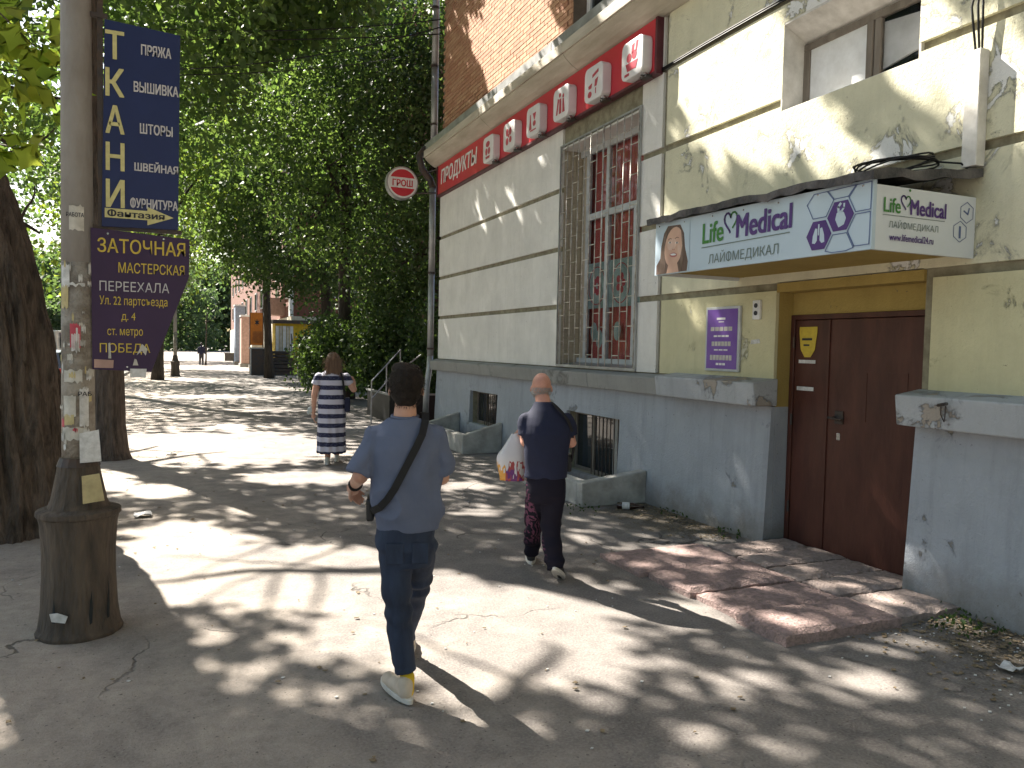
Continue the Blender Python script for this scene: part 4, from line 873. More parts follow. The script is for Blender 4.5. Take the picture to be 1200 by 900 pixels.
# overhead wires
def wire(a,b,sag,lab,r=.012):
    a=Vector(a);b=Vector(b); pts=[a.lerp(b,i/24)-Vector((0,0,sag*4*(i/24)*(1-i/24))) for i in range(25)]
    tag(MB().tube(pts,r,5).build('overhead_wire','wire',smooth=True),lab,'wire',group='wires strung from the trees to the building corner')
wire((-6,20,8.8),(5.0,15.6,8.55),.5,'topmost dark wire reaching the building corner'); wire((-6,20,8.2),(5.0,15.6,8.25),.25,'second dark wire from the top, nearly straight')
wire((-6,21,8.2),(5.0,15.6,8.4),.8,'deepest sagging dark wire through the trees'); wire((-4,14,5.7),(5.0,19,8.9),.3,'thin wire climbing towards the right through the leaves',.009)
GP=[(0.71, 6.08, 0.89, -0.31, -0.07, -0.69), (0.01, 7.07, 0.52, -0.18, -0.0, -0.78), (-0.84, 6.14, 0.25, -0.09, 0.11, -0.83), (1.8, 4.23, 0.56, -0.2, -0.25, -0.61), (1.42, 3.67, 0.25, -0.09, -0.1, -0.27), (2.36, 4.79, 0.34, -0.12, -0.11, -0.22), (1.15, 5.23, 0.28, -0.1, -0.11, -0.49), (0.88, 4.57, 0.24, -0.09, -0.06, -0.32), (0.36, 13.91, 1.94, -0.49, -0.05, -2.12), (1.4, 10.24, 0.63, -0.19, -0.07, -0.5), (-0.93, 10.93, 0.4, -0.12, 0.05, -0.64), (-0.3, 9.83, 0.37, -0.11, 0.01, -0.43), (0.71, 8.28, 0.21, -0.07, -0.02, -0.25), (-0.79, 4.61, 0.12, -0.05, 0.05, -0.28), (-0.58, 4.17, 0.07, -0.03, 0.02, -0.14), (-0.25, 3.7, 0.08, -0.03, 0.01, -0.08), (0.03, 3.42, 0.05, -0.02, -0.0, -0.06), (0.03, 4.51, 0.03, -0.01, -0.0, -0.06), (0.18, 4.33, 0.03, -0.01, -0.0, -0.06), (0.4, 4.17, 0.13, -0.05, -0.01, -0.13), (0.15, 4.84, 0.13, -0.05, -0.0, -0.14), (0.72, 3.83, 0.14, -0.05, -0.02, -0.13), (3.07, 4.17, 0.27, -0.1, -0.13, -0.18), (2.17, 3.68, 0.18, -0.07, -0.14, -0.25), (2.69, 3.19, 0.22, -0.08, -0.09, -0.11), (3.23, 2.99, 0.22, -0.08, -0.1, -0.09), (2.8, 4.84, 0.18, -0.06, -0.06, -0.1), (3.62, 5.83, 0.15, -0.05, -0.08, -0.13), (3.97, 5.42, 0.18, -0.06, -0.13, -0.18), (3.54, 3.66, 0.13, -0.05, -0.08, -0.09), (4.52, 4.02, 0.15, -0.05, -0.08, -0.07), (2.97, 6.06, 0.18, -0.06, -0.06, -0.13), (2.89, 7.57, 0.22, -0.07, -0.06, -0.16), (3.27, 9.02, 0.31, -0.09, -0.1, -0.27), (3.49, 6.38, 0.16, -0.05, -0.06, -0.12), (2.24, 2.7, 0.14, -0.06, -0.05, -0.06), (4.44, 3.67, 0.17, -0.06, -0.09, -0.07), (4.76, 5.0, 0.14, -0.05, -0.1, -0.1), (4.1, 4.71, 0.16, -0.06, -0.08, -0.09), (-0.18, 5.7, 0.21, -0.08, 0.01, -0.39), (-1.16, 7.19, 0.25, -0.09, 0.05, -0.33), (0.52, 5.45, 0.33, -0.12, -0.03, -0.28), (1.49, 6.0, 0.39, -0.13, -0.11, -0.44), (1.74, 5.22, 0.29, -0.1, -0.1, -0.32), (0.6, 16.97, 0.99, -0.22, -0.02, -0.66), (1.79, 21.1, 1.28, -0.21, -0.07, -0.78), (0.93, 26.26, 2.08, -0.21, -0.04, -1.18), (3.58, 31.01, 1.96, -0.08, -0.19, -1.68), (0.25, 38.12, 2.22, 0.1, -0.01, -2.02), (3.18, 58.1, 3.63, 1.02, -0.21, -3.77), (3.06, 147.29, 7.91, 10.67, -0.79, -37.89), (2.12, 12.57, 0.39, -0.1, -0.08, -0.48), (2.14, 10.02, 0.43, -0.13, -0.08, -0.37)]
WP=[(11.8, 6.8, 1.9, 1.0), (13.4, 7.4, 1.0, 0.35), (10.46, 6.02, 0.94, 0.41), (9.13, 5.24, 0.41, 0.27), (6.31, 4.65, 1.22, 0.61), (6.71, 4.43, 0.68, 0.34), (7.2, 5.12, 0.54, 0.34), (5.62, 3.92, 0.61, 0.27), (4.47, 4.43, 0.68, 0.27), (5.05, 3.73, 0.68, 0.2), (4.08, 3.97, 0.41, 0.34), (3.54, 3.45, 0.54, 0.27), (3.44, 3.75, 0.4, 0.2), (4.58, 3.34, 0.3, 0.08), (6.4, 3.66, 0.3, 0.15), (7.48, 3.41, 0.45, 0.15), (6.91, 2.41, 0.35, 0.1), (6.46, 2.29, 0.3, 0.1), (13.23, 4.26, 0.6, 0.12), (12.4, 4.2, 0.5, 0.08), (11.65, 4.22, 0.6, 0.1), (10.51, 4.53, 0.25, 0.1), (8.74, 4.37, 0.15, 0.1), (10.43, 5.39, 0.4, 0.12), (12.07, 5.43, 0.3, 0.1), (7.7, 5.15, 0.2, 0.15), (14.04, 1.94, 0.35, 0.05), (11.19, 1.86, 0.3, 0.05), (10.8, 3.82, 0.5, 0.05), (11.94, 2.86, 0.5, 0.05), (14.12, 3.5, 0.4, 0.05), (12.68, 1.93, 0.3, 0.04), (10.3, 2.74, 0.4, 0.05), (7.65, 0.45, 0.45, 0.05), (5.74, 0.65, 0.25, 0.06), (6.04, 0.52, 0.4, 0.05), (6.38, 0.64, 0.3, 0.05), (15.03, 0.63, 0.25, 0.12), (8.79, 3.18, 0.4, 0.1), (8.11, 2.17, 0.3, 0.08), (7.23, 4.12, 0.2, 0.1), (3.58, 1.86, 0.2, 0.05), (5.84, 0.3, 0.2, 0.06), (6.85, 1.35, 0.2, 0.06), (7.98, 1.39, 0.2, 0.05)]
# ================================================================ TREES
def leafmesh(name,P,size,parent,mm,droop=.3,kind='stuff',lobes=False,label=None):
    P=np.asarray(P,float); n=len(P)
    if n==0: return None
    off=np.array(origin(parent)) if parent else np.zeros(3); P=P-off
    a=nr.normal(size=(n,3)); a[:,2]-=droop; a/=np.linalg.norm(a,axis=1)[:,None]
    b=nr.normal(size=(n,3)); b-=a*(a*b).sum(1)[:,None]; b/=np.linalg.norm(b,axis=1)[:,None]
    c=np.cross(a,b); s=(size*nr.uniform(.65,1.3,n))[:,None]
    if not lobes:
        V_=np.stack([P,P+a*s*.5+b*s*.33+c*s*.09,P+a*s,P+a*s*.5-b*s*.33+c*s*.09],1).reshape(-1,3); k=4
        F=(np.arange(n)[:,None,None]*4+np.array([[0,1,2],[0,2,3]])[None]).reshape(-1)
        ls=3
    else:
        out=[(0,0),(.15,.42),(.42,.30),(.50,.62),(.66,.28),(1.05,.0),(.66,-.28),(.50,-.62),(.42,-.30),(.15,-.42)]; k=10
        V_=np.stack([P+a*s*u+b*s*v+c*s*.12*abs(v) for u,v in out],1).reshape(-1,3)
        T=[[0,i,i+1] for i in range(1,9)]
        F=(np.arange(n)[:,None,None]*10+np.array(T)[None]).reshape(-1); ls=3
    me=bpy.data.meshes.new(name); me.vertices.add(len(V_)); me.vertices.foreach_set('co',V_.ravel()); nf=len(F)//3
    me.loops.add(len(F)); me.loops.foreach_set('vertex_index',F.astype(np.int32)); me.polygons.add(nf)
    me.polygons.foreach_set('loop_start',np.arange(nf,dtype=np.int32)*3); me.update(calc_edges=True)
    o=link(name,me,mm,parent)
    if kind and parent is None: o['kind']=kind
    if label: o['label']=label
    return o
GPa=np.array(GP); WPa=np.array(WP); Lv=np.array(L)
def in_light(P,grow=1.5):
    """True where the shadow of a leaf at P would fall on a spot that the photograph shows sunlit."""
    x,y,z=P.T; tw=(4.9-x)/Lv[0]; zw=z+Lv[2]*tw; yw=y+Lv[1]*tw
    onw=(tw>0)&(zw>0)&(yw<15.7); tg=z/-Lv[2]; gx=x+Lv[0]*tg; gy=y+Lv[1]*tg
    lit=np.zeros(len(P),bool)
    for cx_,cy_,ax,ay,bx,by in GPa:
        D=ax*by-ay*bx; u=((gx-cx_)*by-(gy-cy_)*bx)/D; v=((gy-cy_)*ax-(gx-cx_)*ay)/D
        wob=1+.35*np.sin(gx*9+gy*5+cx_*7)*np.sin(gy*7-gx*4)
        lit|=(~onw)&(u*u+v*v<grow*wob)
    d=np.array([-.68,-.733])
    for yy,zz,l_,w_ in WPa:
        u=(yw-yy)*d[0]+(zw-zz)*d[1]; v=(yw-yy)*-d[1]+(zw-zz)*d[0]
        wob=1+.35*np.sin(yw*8+zz)*np.sin(zw*11)
        lit|=onw&((u/l_)**2+(v/w_)**2<grow*wob)
    return lit
WPa=np.vstack([WPa,[[4.35,.75,.75,.13],[4.85,.45,.4,.07],[4.2,1.5,.3,.08]]])
def taper_path(a,b,n,wob,seed):
    a=Vector(a);b=Vector(b); L_=(b-a).length; out=[]
    for i in range(n+1):
        f=i/n; q=a.lerp(b,f); k=wob*L_*math.sin(math.pi*f*.5)
        out.append(q+Vector((noise.noise(Vector((f*2.3,seed,0))),noise.noise(Vector((f*2.3,seed,7))),0.3*noise.noise(Vector((f*2,seed,9)))))*k)
    return out
def trunk_mesh(path,rads,seg=28,ridge=.06,seed=0,flare=None):
    g=MB(); g.tube(path,rads,seg)
    for i,v in enumerate(g.v):
        p=Vector(v); ring=i//seg; 
        if ring>=len(path): continue
        c=Vector(path[ring]); d=p-c; 
        if d.length<1e-6: continue
        ang=math.atan2(d.y,d.x); k=1+ridge*noise.noise(Vector((math.cos(ang)*5,math.sin(ang)*5,p.z*.8+seed)))+ridge*.7*noise.noise(Vector((math.cos(ang)*14,math.sin(ang)*14,p.z*1.6+seed)))
        g.v[i]=tuple(c+d*k)
    return g
def crown_pts(ells,n,clump=.38,per=26,thin=None):
    out=[]; tot=sum(e[3]*e[4]*e[5] for e in ells)
    for cx_,cy_,cz_,rx,ry,rz in ells:
        m=max(4,int(n*rx*ry*rz/tot/per)); u=nr.normal(size=(m,3)); u/=np.linalg.norm(u,axis=1)[:,None]; r=nr.uniform(.25,1,m)**.5
        cc=u*r[:,None]*np.array([rx,ry,rz])+np.array([cx_,cy_,cz_])
        p=np.repeat(cc,per,0)+nr.normal(size=(m*per,3))*clump*np.array([1,1,.75]); out.append(p)
    p=np.vstack(out)
    return p[p[:,2]>.3]
def tree(label,base,top,r0,ells,n,size,mm='leaf',name='street_tree',barkm='bark_far',group=None,clump=.4,gaps=True,limbs=True,seed=0,fil=None,per=26,lean=.05):
    t=thing(name,label,'tree',(base[0],base[1],0),group=group)
    path=taper_path((base[0],base[1],0),top,12,lean,seed); L_=len(path)
    rad=[r0*(1.35 if i==0 else 1.08 if i==1 else 1)*(1-.5*i/L_) for i in range(L_)]
    trunk_mesh(path,rad,14,.07,seed).build('trunk',barkm,t,smooth=True)
    if limbs:
        for k,e in enumerate(ells[:7]):
            s=path[int(L_*(.55+.4*((k*.37)%1)))]
            pa=taper_path(s,(e[0],e[1],e[2]),8,.12,seed+k*3.3); MB().tube(pa,[r0*.42*(1-.85*i/8)+.012 for i in range(9)],7).build('branch',barkm,t,smooth=True)
            for j in range(3):
                q=pa[4+j]; d=Vector((rnd.uniform(-1,1)*e[3],rnd.uniform(-1,1)*e[4],rnd.uniform(0,.8)*e[5]))*.7
                MB().tube(taper_path(q,q+d,5,.1,seed+j),[r0*.14*(1-.8*i/5)+.008 for i in range(6)],5).build('branch',barkm,t,smooth=True)
    p=crown_pts(ells,n,clump,per)
    if fil is not None: p=p[fil(p)]
    if gaps: p=p[~in_light(p)]
    leafmesh('crown',p,size,t,mm); return t
# --- near left tree: big furrowed trunk leaning left
bt_=[(-1.50,8.25,-.05),(-1.50,8.25,.10),(-1.50,8.25,.4),(-1.54,8.25,.9),(-1.59,8.25,1.45),(-1.68,8.25,2.2),(-1.90,8.25,3.05),(-2.15,8.3,4.0),(-2.45,8.4,5.5),(-2.5,8.6,7.5),(-2.4,8.8,9.5)]
br_=[.66,.60,.53,.50,.48,.46,.445,.42,.38,.30,.18]
def dense(path,rads,k):
    P=[];Rr=[]
    for i in range(len(path)-1):
        for j in range(k): f=j/k; P.append(Vector(path[i]).lerp(Vector(path[i+1]),f)); Rr.append(rads[i]*(1-f)+rads[i+1]*f)
    P.append(Vector(path[-1])); Rr.append(rads[-1]); return P,Rr
T1=thing('street_tree','huge furrowed tree trunk left of the lamp post, leaning left at the frame edge','tree',(-1.5,8.25,0),group=None)
P_,R_=dense(bt_,br_,9); g=trunk_mesh(P_,R_,120,.10,3)
for i,v in enumerate(g.v): # deep vertical bark furrows
    ring=i//120
    if ring>=len(P_): continue
    c=P_[ring]; d=Vector(v)-c; ang=math.atan2(d.y,d.x)+.05*math.sin(v[2]*2.3)+.03*noise.noise(Vector((v[2]*3,i%120*.1,0)))
    f=noise.noise(Vector((math.cos(ang)*9,math.sin(ang)*9,v[2]*1.3))); k=1+.075*(1-abs(f)*3.2); g.v[i]=tuple(c+d*k)
g.build('trunk','bark',T1,smooth=True)
P_,R_=dense([(-.985,12.7,-.05),(-.985,12.7,.1),(-.98,12.7,.5),(-1.0,12.7,1.5),(-1.1,12.75,3),(-1.3,12.8,5),(-1.3,13,8),(-1.2,13.2,10)],[.33,.27,.215,.205,.20,.19,.15,.08],6)
T2=thing('street_tree','second rough tree trunk standing just right of and behind the lamp post','tree',(-.985,12.7,0))
trunk_mesh(P_,R_,60,.10,9).build('trunk','bark',T2,smooth=True)
for t,src,ends in ((T1,(-2.5,8.6,7.3),[(-5,11,8),(-1.5,11,8.5),(-4,6,8),(-6,8,9),(-2,13,9.5)]),(T2,(-1.3,13,7.8),[(-3,16,8.5),(.5,15,8.8),(1.3,18,10),(-1,19,9.5),(-4,14,8.5)])):
    for k,e in enumerate(ends):
        pa=taper_path(src,e,9,.10,k*2.7); MB().tube(pa,[.085*(1-.8*i/9)+.01 for i in range(10)],8).build('branch','bark',t,smooth=True)
        for j in range(4):
            q=pa[3+j]; d=Vector((rnd.uniform(-1,1),rnd.uniform(-1,1),rnd.uniform(-.1,.7)))*1.8; MB().tube(taper_path(q,q+d,5,.1,j+k),[.022*(1-.8*i/5)+.005 for i in range(6)],5).build('branch','bark',t,smooth=True)
# overhead canopy shared out among its trees: leaves set where the pavement and the wall lie in shade
def overhead():
    out=[]
    def lift(S,zlo,zhi):
        h=nr.uniform(zlo,zhi,len(S))-S[:,2]; k=h/-Lv[2]; return S-Lv*k[:,None]
    st=.105
    gx,gy=np.meshgrid(np.arange(-2.2,5.0,st),np.arange(.8,16,st)); S=np.stack([gx.ravel(),gy.ravel(),0*gx.ravel()],1); S=np.repeat(S,3,0); S[:,:2]+=nr.uniform(-st,st,(len(S),2))*.8
    out.append(lift(S,7.6,11.5))
    gy,gz=np.meshgrid(np.arange(.5,16.6,st),np.arange(.0,9.5,st)); S=np.stack([4.95+0*gy.ravel(),gy.ravel(),gz.ravel()],1); S=np.repeat(S,3,0); S[:,1:]+=nr.uniform(-st,st,(len(S),2))*.8
    P=lift(S,9.0,12.5); P=P[P[:,0]<4.2]; out.append(P)
    gx,gy=np.meshgrid(np.arange(-2.5,6.5,.22),np.arange(16,50,.22)); S=np.stack([gx.ravel(),gy.ravel(),0*gx.ravel()],1); S=np.repeat(S,3,0); S[:,:2]+=nr.uniform(-.2,.2,(len(S),2)); P=lift(S,7.4,12.5); P=P[[noise.noise(Vector(q)*.9)>-.02 for q in P]]; OVF.append(P)
    return np.vstack(out)
OVF=[]
OV=overhead(); OV=OV[~in_light(OV,1.65)]
own=np.stack([(OV[:,0]+2.4)**2+(OV[:,1]-8.5)**2,(OV[:,0]+1.2)**2+(OV[:,1]-14.5)**2,(OV[:,0]-1)**2+(OV[:,1]-22.5)**2],1).argmin(1)
leafmesh('crown',OV[own==0],.21,T1,'leaf',droop=.2); leafmesh('crown',OV[own==1],.21,T2,'leaf',droop=.2)
extra=OV[own==2]
T3=tree('tall street tree behind the second trunk, its crown arching over the pavement',(-2.25,28),(-1.6,26,9),.24,[(-1.5,25,9.5,3.5,4,2.5),(1,27,10.5,3,3.5,2.5),(-3,30,9,3,4,3),(0,31,11.5,3,4,2.5)],9000,.20,group='row of street trees along the pavement',seed=5)
leafmesh('crown',extra,.21,T3,'leaf',droop=.2)
P=OVF[0]; P=P[~in_light(P,.6)]; leafmesh('crown',P,.32,T3,'leaf',droop=.2)
# low branch of maple leaves hanging close to the camera beside the pole
t4=thing('hanging_branch','low maple branch with bright backlit leaves hanging left of the lamp post','tree',(-1.5,6.6,4.6))
MB().tube([(-2.6,7.6,6.0),(-2.0,6.9,4.9),(-1.4,6.3,4.2),(-.9,6.1,3.7)],[.03,.02,.010,.004],6).build('branch','bark',t4,smooth=True)
MB().tube([(-2.0,6.9,4.9),(-1.6,6.5,3.9),(-1.1,6.2,3.2)],[.014,.007,.003],6).build('branch','bark',t4,smooth=True)
pp=[]
for a,b,c,s,n in ((-.88,6.2,3.72,.10,9),(-1.03,6.2,3.45,.13,20),(-1.12,6.3,3.8,.12,22),(-1.05,6.2,3.0,.10,9),(-1.2,6.4,4.05,.15,26),(-.72,6.2,3.35,.05,3),(-1.3,6.3,3.3,.12,14)):
    pp.append(nr.normal(size=(n,3))*s*np.array([1,1,.7])+np.array([a,b,c]))
pp=np.vstack(pp); leafmesh('leaves',pp,.155,t4,'leaf_maple',droop=.6,lobes=True)
# street row farther on
TT=[('leafy tree with pale green backlit foliage left of the lamp post',(-3.6,18.5),(-3.8,18,8),.2,[(-3.4,17.5,5.2,1.6,2,1.6),(-4.8,19,7.2,2.2,2.4,2),(-2.3,19.5,7.0,1.6,2.2,1.8),(-2.7,18.5,3.9,1.0,1.5,1.2),(-2.7,19,5.4,1.1,1.5,1.3),(-4.2,18,3.2,1.3,1.5,.9)],17000,.15),
('slim far street tree just right of the violet sign',(-1.0,38),(-.8,38,9),.22,[(-1,37,8,3,3.5,3),(1.2,38,10,2.8,3.4,3),(-.6,36,5,1.6,2.4,1.4),(.5,37,6,1.5,2.4,1.4),(-3,39,7,2.6,3,3)],12000,.2),
('young thin tree with a light green tuft near the end of the pavement',(1.65,62),(1.7,62,3.4),.06,[(1.7,62,4.0,1.3,1.3,1.2)],900,.22),
('tall far street tree over the middle of the pavement',(-1.6,54),(-1,54,12),.28,[(-1,53,11,4,4,4),(2,54,13,4,4,4),(-2,55,6.5,2.5,3,2)],9000,.28),
('street tree across the road to the left',(-13.5,30),(-13.3,30,9),.3,[(-13,30,8,4.5,5,4),(-11,27,9,3.5,4,3.5),(-14,33,5,3,4,2.5)],9000,.27),
('dense round tree farther across the road',(-14,46),(-14,46,9),.3,[(-13,46,8,5.5,6,5),(-10,44,9,4,5,4),(-12,48,4,4,4,2.5)],9000,.32),
('distant tree row end, left of the pavement',(-3,78),(-3,78,10),.3,[(-4,78,10,6,6,6),(0,76,14,5,5,5),(-7,78,5,4,4,3)],8000,.4)]
for k,(lab,b,tp,r0,el,n,sz) in enumerate(TT):
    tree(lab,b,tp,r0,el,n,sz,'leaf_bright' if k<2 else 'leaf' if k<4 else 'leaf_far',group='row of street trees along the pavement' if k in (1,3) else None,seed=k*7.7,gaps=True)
# right-hand trees beyond the building corner
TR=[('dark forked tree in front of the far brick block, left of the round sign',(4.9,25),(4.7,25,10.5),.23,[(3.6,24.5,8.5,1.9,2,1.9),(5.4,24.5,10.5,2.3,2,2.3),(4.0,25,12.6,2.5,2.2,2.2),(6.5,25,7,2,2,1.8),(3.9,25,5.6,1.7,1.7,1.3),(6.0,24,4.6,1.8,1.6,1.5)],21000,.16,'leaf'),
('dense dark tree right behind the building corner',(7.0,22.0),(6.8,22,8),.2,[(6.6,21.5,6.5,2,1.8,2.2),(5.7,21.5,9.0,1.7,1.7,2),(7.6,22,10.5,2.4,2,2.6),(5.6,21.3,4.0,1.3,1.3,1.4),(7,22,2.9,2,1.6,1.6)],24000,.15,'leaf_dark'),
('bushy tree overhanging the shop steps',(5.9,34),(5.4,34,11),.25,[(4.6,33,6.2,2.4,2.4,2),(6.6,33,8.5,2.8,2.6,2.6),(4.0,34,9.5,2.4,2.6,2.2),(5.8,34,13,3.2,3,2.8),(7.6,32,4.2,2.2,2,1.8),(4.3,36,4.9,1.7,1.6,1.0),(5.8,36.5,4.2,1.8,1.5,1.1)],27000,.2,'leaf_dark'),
('tall loose tree before the corner of the far brick block',(4.0,40),(3.6,40,12),.2,[(2.6,39.5,7.0,1.8,2.2,1.6),(3.3,38.5,6.0,1.3,1.6,1.2),(2.3,41,9,2,2.2,2),(2.6,40,11,2.4,2.6,2.6),(4.6,40,14.5,2.6,2.6,3),(3.6,40,17.5,2.8,2.8,2.4),(3.2,37,5.0,1.1,1.4,.8),(2.0,39,5.6,1.2,1.8,.9)],26000,.2,'leaf')]
for k,(lab,b,tp,r0,el,n,sz,mm) in enumerate(TR): tree(lab,b,tp,r0,el,n,sz,mm,seed=40+k*5.1,group=None,gaps=k<2,clump=.42)
# forked limbs of the dark tree seen against the leaves
def shrub(label,x,y,rx,ry,h,n,mm='leaf_dark',size=.13):
    t=thing('shrub',label,'shrub',(x,y,0))
    for k in range(5):
        MB().tube(taper_path((x+.1*k-.2,y,0),(x+rnd.uniform(-.6,.6)*rx,y+rnd.uniform(-.5,.5)*ry,h*.8),5,.1,k+x),[.035,.03,.022,.015,.01,.005],5).build('stem','bark_far',t)
    p=crown_pts([(x,y,h*.52,rx,ry,h*.5)],n,.26,18); leafmesh('foliage',p,size,t,mm); return t
shrub('dark bush filling the gap beside the building corner',5.3,20.6,1.0,1.0,2.6,6500)
shrub('dark bush behind the woman in the striped dress',4.3,24.0,1.0,1.1,2.4,5500); shrub('wide dark bush between the woman and the yellow kiosk',5.6,30.0,1.4,1.4,2.8,5500,size=.17)
shrub('low dark bush farther right behind the handrail',6.6,19.0,1.2,1.0,3.0,5000)
shrub('tall bush behind the corner drainpipe',6.2,25.5,1.6,1.2,3.6,7000)
# backdrop woods at the street end and beyond the road
def woods(label,boxes,n,size,mm='leaf_far'):
    p=[]
    for (x0,x1,y0_,y1_,z1_) in boxes:
        m=int(n/len(boxes)/30); c=np.stack([nr.uniform(x0,x1,m),nr.uniform(y0_,y1_,m),z1_*nr.uniform(0,1,m)**.8],1); p.append(np.repeat(c,30,0)+nr.normal(size=(m*30,3))*.9)
    o=leafmesh('woods',np.vstack(p),size,None,mm); tag(o,label,'trees',kind='stuff')
woods('distant mass of trees closing the end of the street',[(-30,6,150,165,15),(-30,-8,120,140,14),(-4,12,165,175,18)],34000,.9)
woods('mass of trees beyond the road on the left',[(-26,-17,20,60,11),(-30,-18,60,120,13)],26000,.55)
for lab,b,tp,el,n in (('added unseen tree behind the viewer, close to the road, blocking sky light',(-2.6,-3.5),(-2.4,-3.5,7),[(-3,-3,8,4,3.5,2.5),(.5,-2,9.5,3.5,3,2.2),(-6,0,9,3.5,4,2.5),(-7.5,5,9,3,4,2.5)],7000),('added unseen tree farther behind the viewer, blocking sky light',(-2.2,-12),(-2,-12,7),[(-1,-11,8,5,4,4),(2,-13,9,3.5,4,3),(-6,-10,8,4,4,3.5)],6000)):
    tree(lab,b,tp,.3,el,n,.34,'leaf',seed=b[1]*1.7,per=20)  # out-of-view trees added to cut sky light and deepen the shade
# ================================================================ FAR BUILDING AND SHOPS
fb=thing('brick_block','tall dark brick apartment block with white balcony strip behind the right-hand trees','building',(6.2,48,0))
MB().box(6.2,24,48,112,3.4,27).build('wall','brick_dark',fb); MB().box(6.0,24.2,47.8,112.2,27,27.5).build('roof','metal_flash',fb); MB().box(6.1,24.1,47.9,112.1,0,3.4).build('ground_floor_wall','cream_wall',fb)
for f in range(7):
    z=4.6+f*3.1
    for k in range(11):
        y=50+k*5.6; w_=MB().box(6.12,6.2,y,y+1.5,z,z+1.6).build('window','pvc_white',fb); MB().box(6.10,6.12,y+.1,y+.7,z+.1,z+1.5).box(6.10,6.12,y+.8,y+1.4,z+.1,z+1.5).build('pane','glass_dark',w_)
    for k in range(4):
        x=8.5+k*3.6; w_=MB().box(x,x+1.5,47.92,48.0,z,z+1.6).build('window','pvc_white',fb); MB().box(x+.1,x+.7,47.90,47.92,z+.1,z+1.5).box(x+.8,x+1.4,47.90,47.92,z+.1,z+1.5).build('pane','glass_dark',w_)
    MB().box(5.2,6.2,52.2,55.0,z-1.0,z+.1).box(5.2,5.26,52.2,55,z+.1,z+1.7).build('balcony','pvc_white' if f%2 else 'pink_wall',fb)
MB().box(6.0,6.19,48.0,48.7,3.4,26).build('corner_strip','pvc_white',fb,label='white vertical strip at the corner')
kio=thing('kiosk','yellow painted shop kiosk with pale door behind the dark steps','kiosk',(5.6,46.5,0))
MB().box(4.95,7.6,46.2,47.7,0,2.9).build('wall','yellow_paint',kio); MB().box(4.8,7.7,45.9,47.8,2.9,3.1).build('roof','iron_dark',kio)
for k in range(5): MB().box(4.98+.2*k,5.15+.2*k,46.14,46.19,1.25,2.75).build('window','cream_wall' if k%2 else 'pvc_white',kio)
MB().box(6.3,7.2,46.14,46.19,.9,2.2).build('window','glass_dark',kio)
stp=thing('shop_steps','dark metal steps up to the shops below the yellow kiosk','steps',(5.0,44,0))
for k in range(7): MB().box(4.35,5.75,43.6+.3*k,46.1,.19*k+.0,.19*k+.16).build('step','iron_dark',stp)
for x in (4.33,5.77):
    MB().tube([(x,43.6,.95),(x,45.6,2.3)],.03,6).build('rail','iron_dark',stp)
    for k in range(4): MB().tube([(x,43.65+.6*k,.0),(x,43.65+.6*k,1.0+.4*k)],.02,6).build('post','iron_dark',stp)
bx_=thing('black_kiosk','black box-shaped cabinet with pale edge left of the dark steps','cabinet',(3.6,44,0))
MB().box(3.45,4.12,43.8,44.8,0,1.42).build('body','iron_dark',bx_,bev=.02); MB().box(3.40,4.2,43.74,44.86,1.42,1.5).build('lid','metal_flash',bx_); MB().box(3.42,3.45,43.76,43.8,0,1.42).build('edge','pvc_white',bx_); MB().box(4.14,4.3,43.8,44.8,0,1.45).build('edge','pvc',bx_)
ob_=thing('orange_panel','bright orange shop panel above the black cabinet','sign',(3.75,46,1.5))
MB().box(3.55,4.2,45.6,45.66,1.62,3.45).build('panel','orange_panel',ob_); MB().box(3.5,3.55,45.6,45.68,0,3.9).box(4.2,4.25,45.6,45.68,0,3.9).build('post','iron_dark',ob_)
g=MB()
for k in range(9): g.prism([(3.9+.16*math.cos(a)*(1 if j%2 else .4),2.9+.22*math.sin(a)*(1 if j%2 else .4)) for j,a in enumerate([i*.5236 for i in range(12)])],(0,45.597,0),(1,0,0),(0,0,1),.002) if k==0 else g.box(3.62+.065*k,3.64+.065*k,45.592,45.598,1.75,2.4)
g.build('print','print_dark',ob_)
for (x,y,h,mm,lab) in ((3.9,58,3.6,'pink_wall','pinkish shop pillar farther down the pavement'),(3.85,64,4.6,'blue_grey','pale blue-grey shop panel far down the pavement'),(4.3,54,2.6,'cream_wall','cream shop stall beside the brick block')):
    t=thing('shop_pillar',lab,'pillar',(x,y,0)); MB().box(x,x+.75,y,y+1.5,.25,h).build('shaft',mm,t,bev=.02); MB().box(x-.08,x+.83,y-.08,y+1.58,0,.25).build('foot','concrete',t); MB().box(x-.05,x+.8,y-.05,y+1.55,h,h+.12).build('cap','pvc_white',t)
for (x,y,lab) in ((3.5,72,'brown bench-like crate by the far shops'),):
    t=thing('crate',lab,'crate',(x,y,0)); MB().box(x,x+1.2,y,y+.9,.1,.75).build('body','wood_grey',t); MB().box(x-.04,x+1.24,y-.04,y+.94,.75,.82).build('lid','wood_grey',t)
ur=thing('litter_bin','grey litter bin standing right of the dark steps','bin',(5.2,36.5,0))
MB().tube([(5.2,36.5,.05),(5.2,36.5,.12),(5.2,36.5,.8),(5.2,36.5,.86)],[.24,.27,.33,.36],20).build('bin_body','concrete',ur); MB().tube([(5.2,36.5,.86),(5.2,36.5,.93)],[.36,.30],20).build('bin_rim','iron_dark',ur); MB().box(5.0,5.4,36.3,36.7,0,.06).build('bin_foot','concrete',ur)
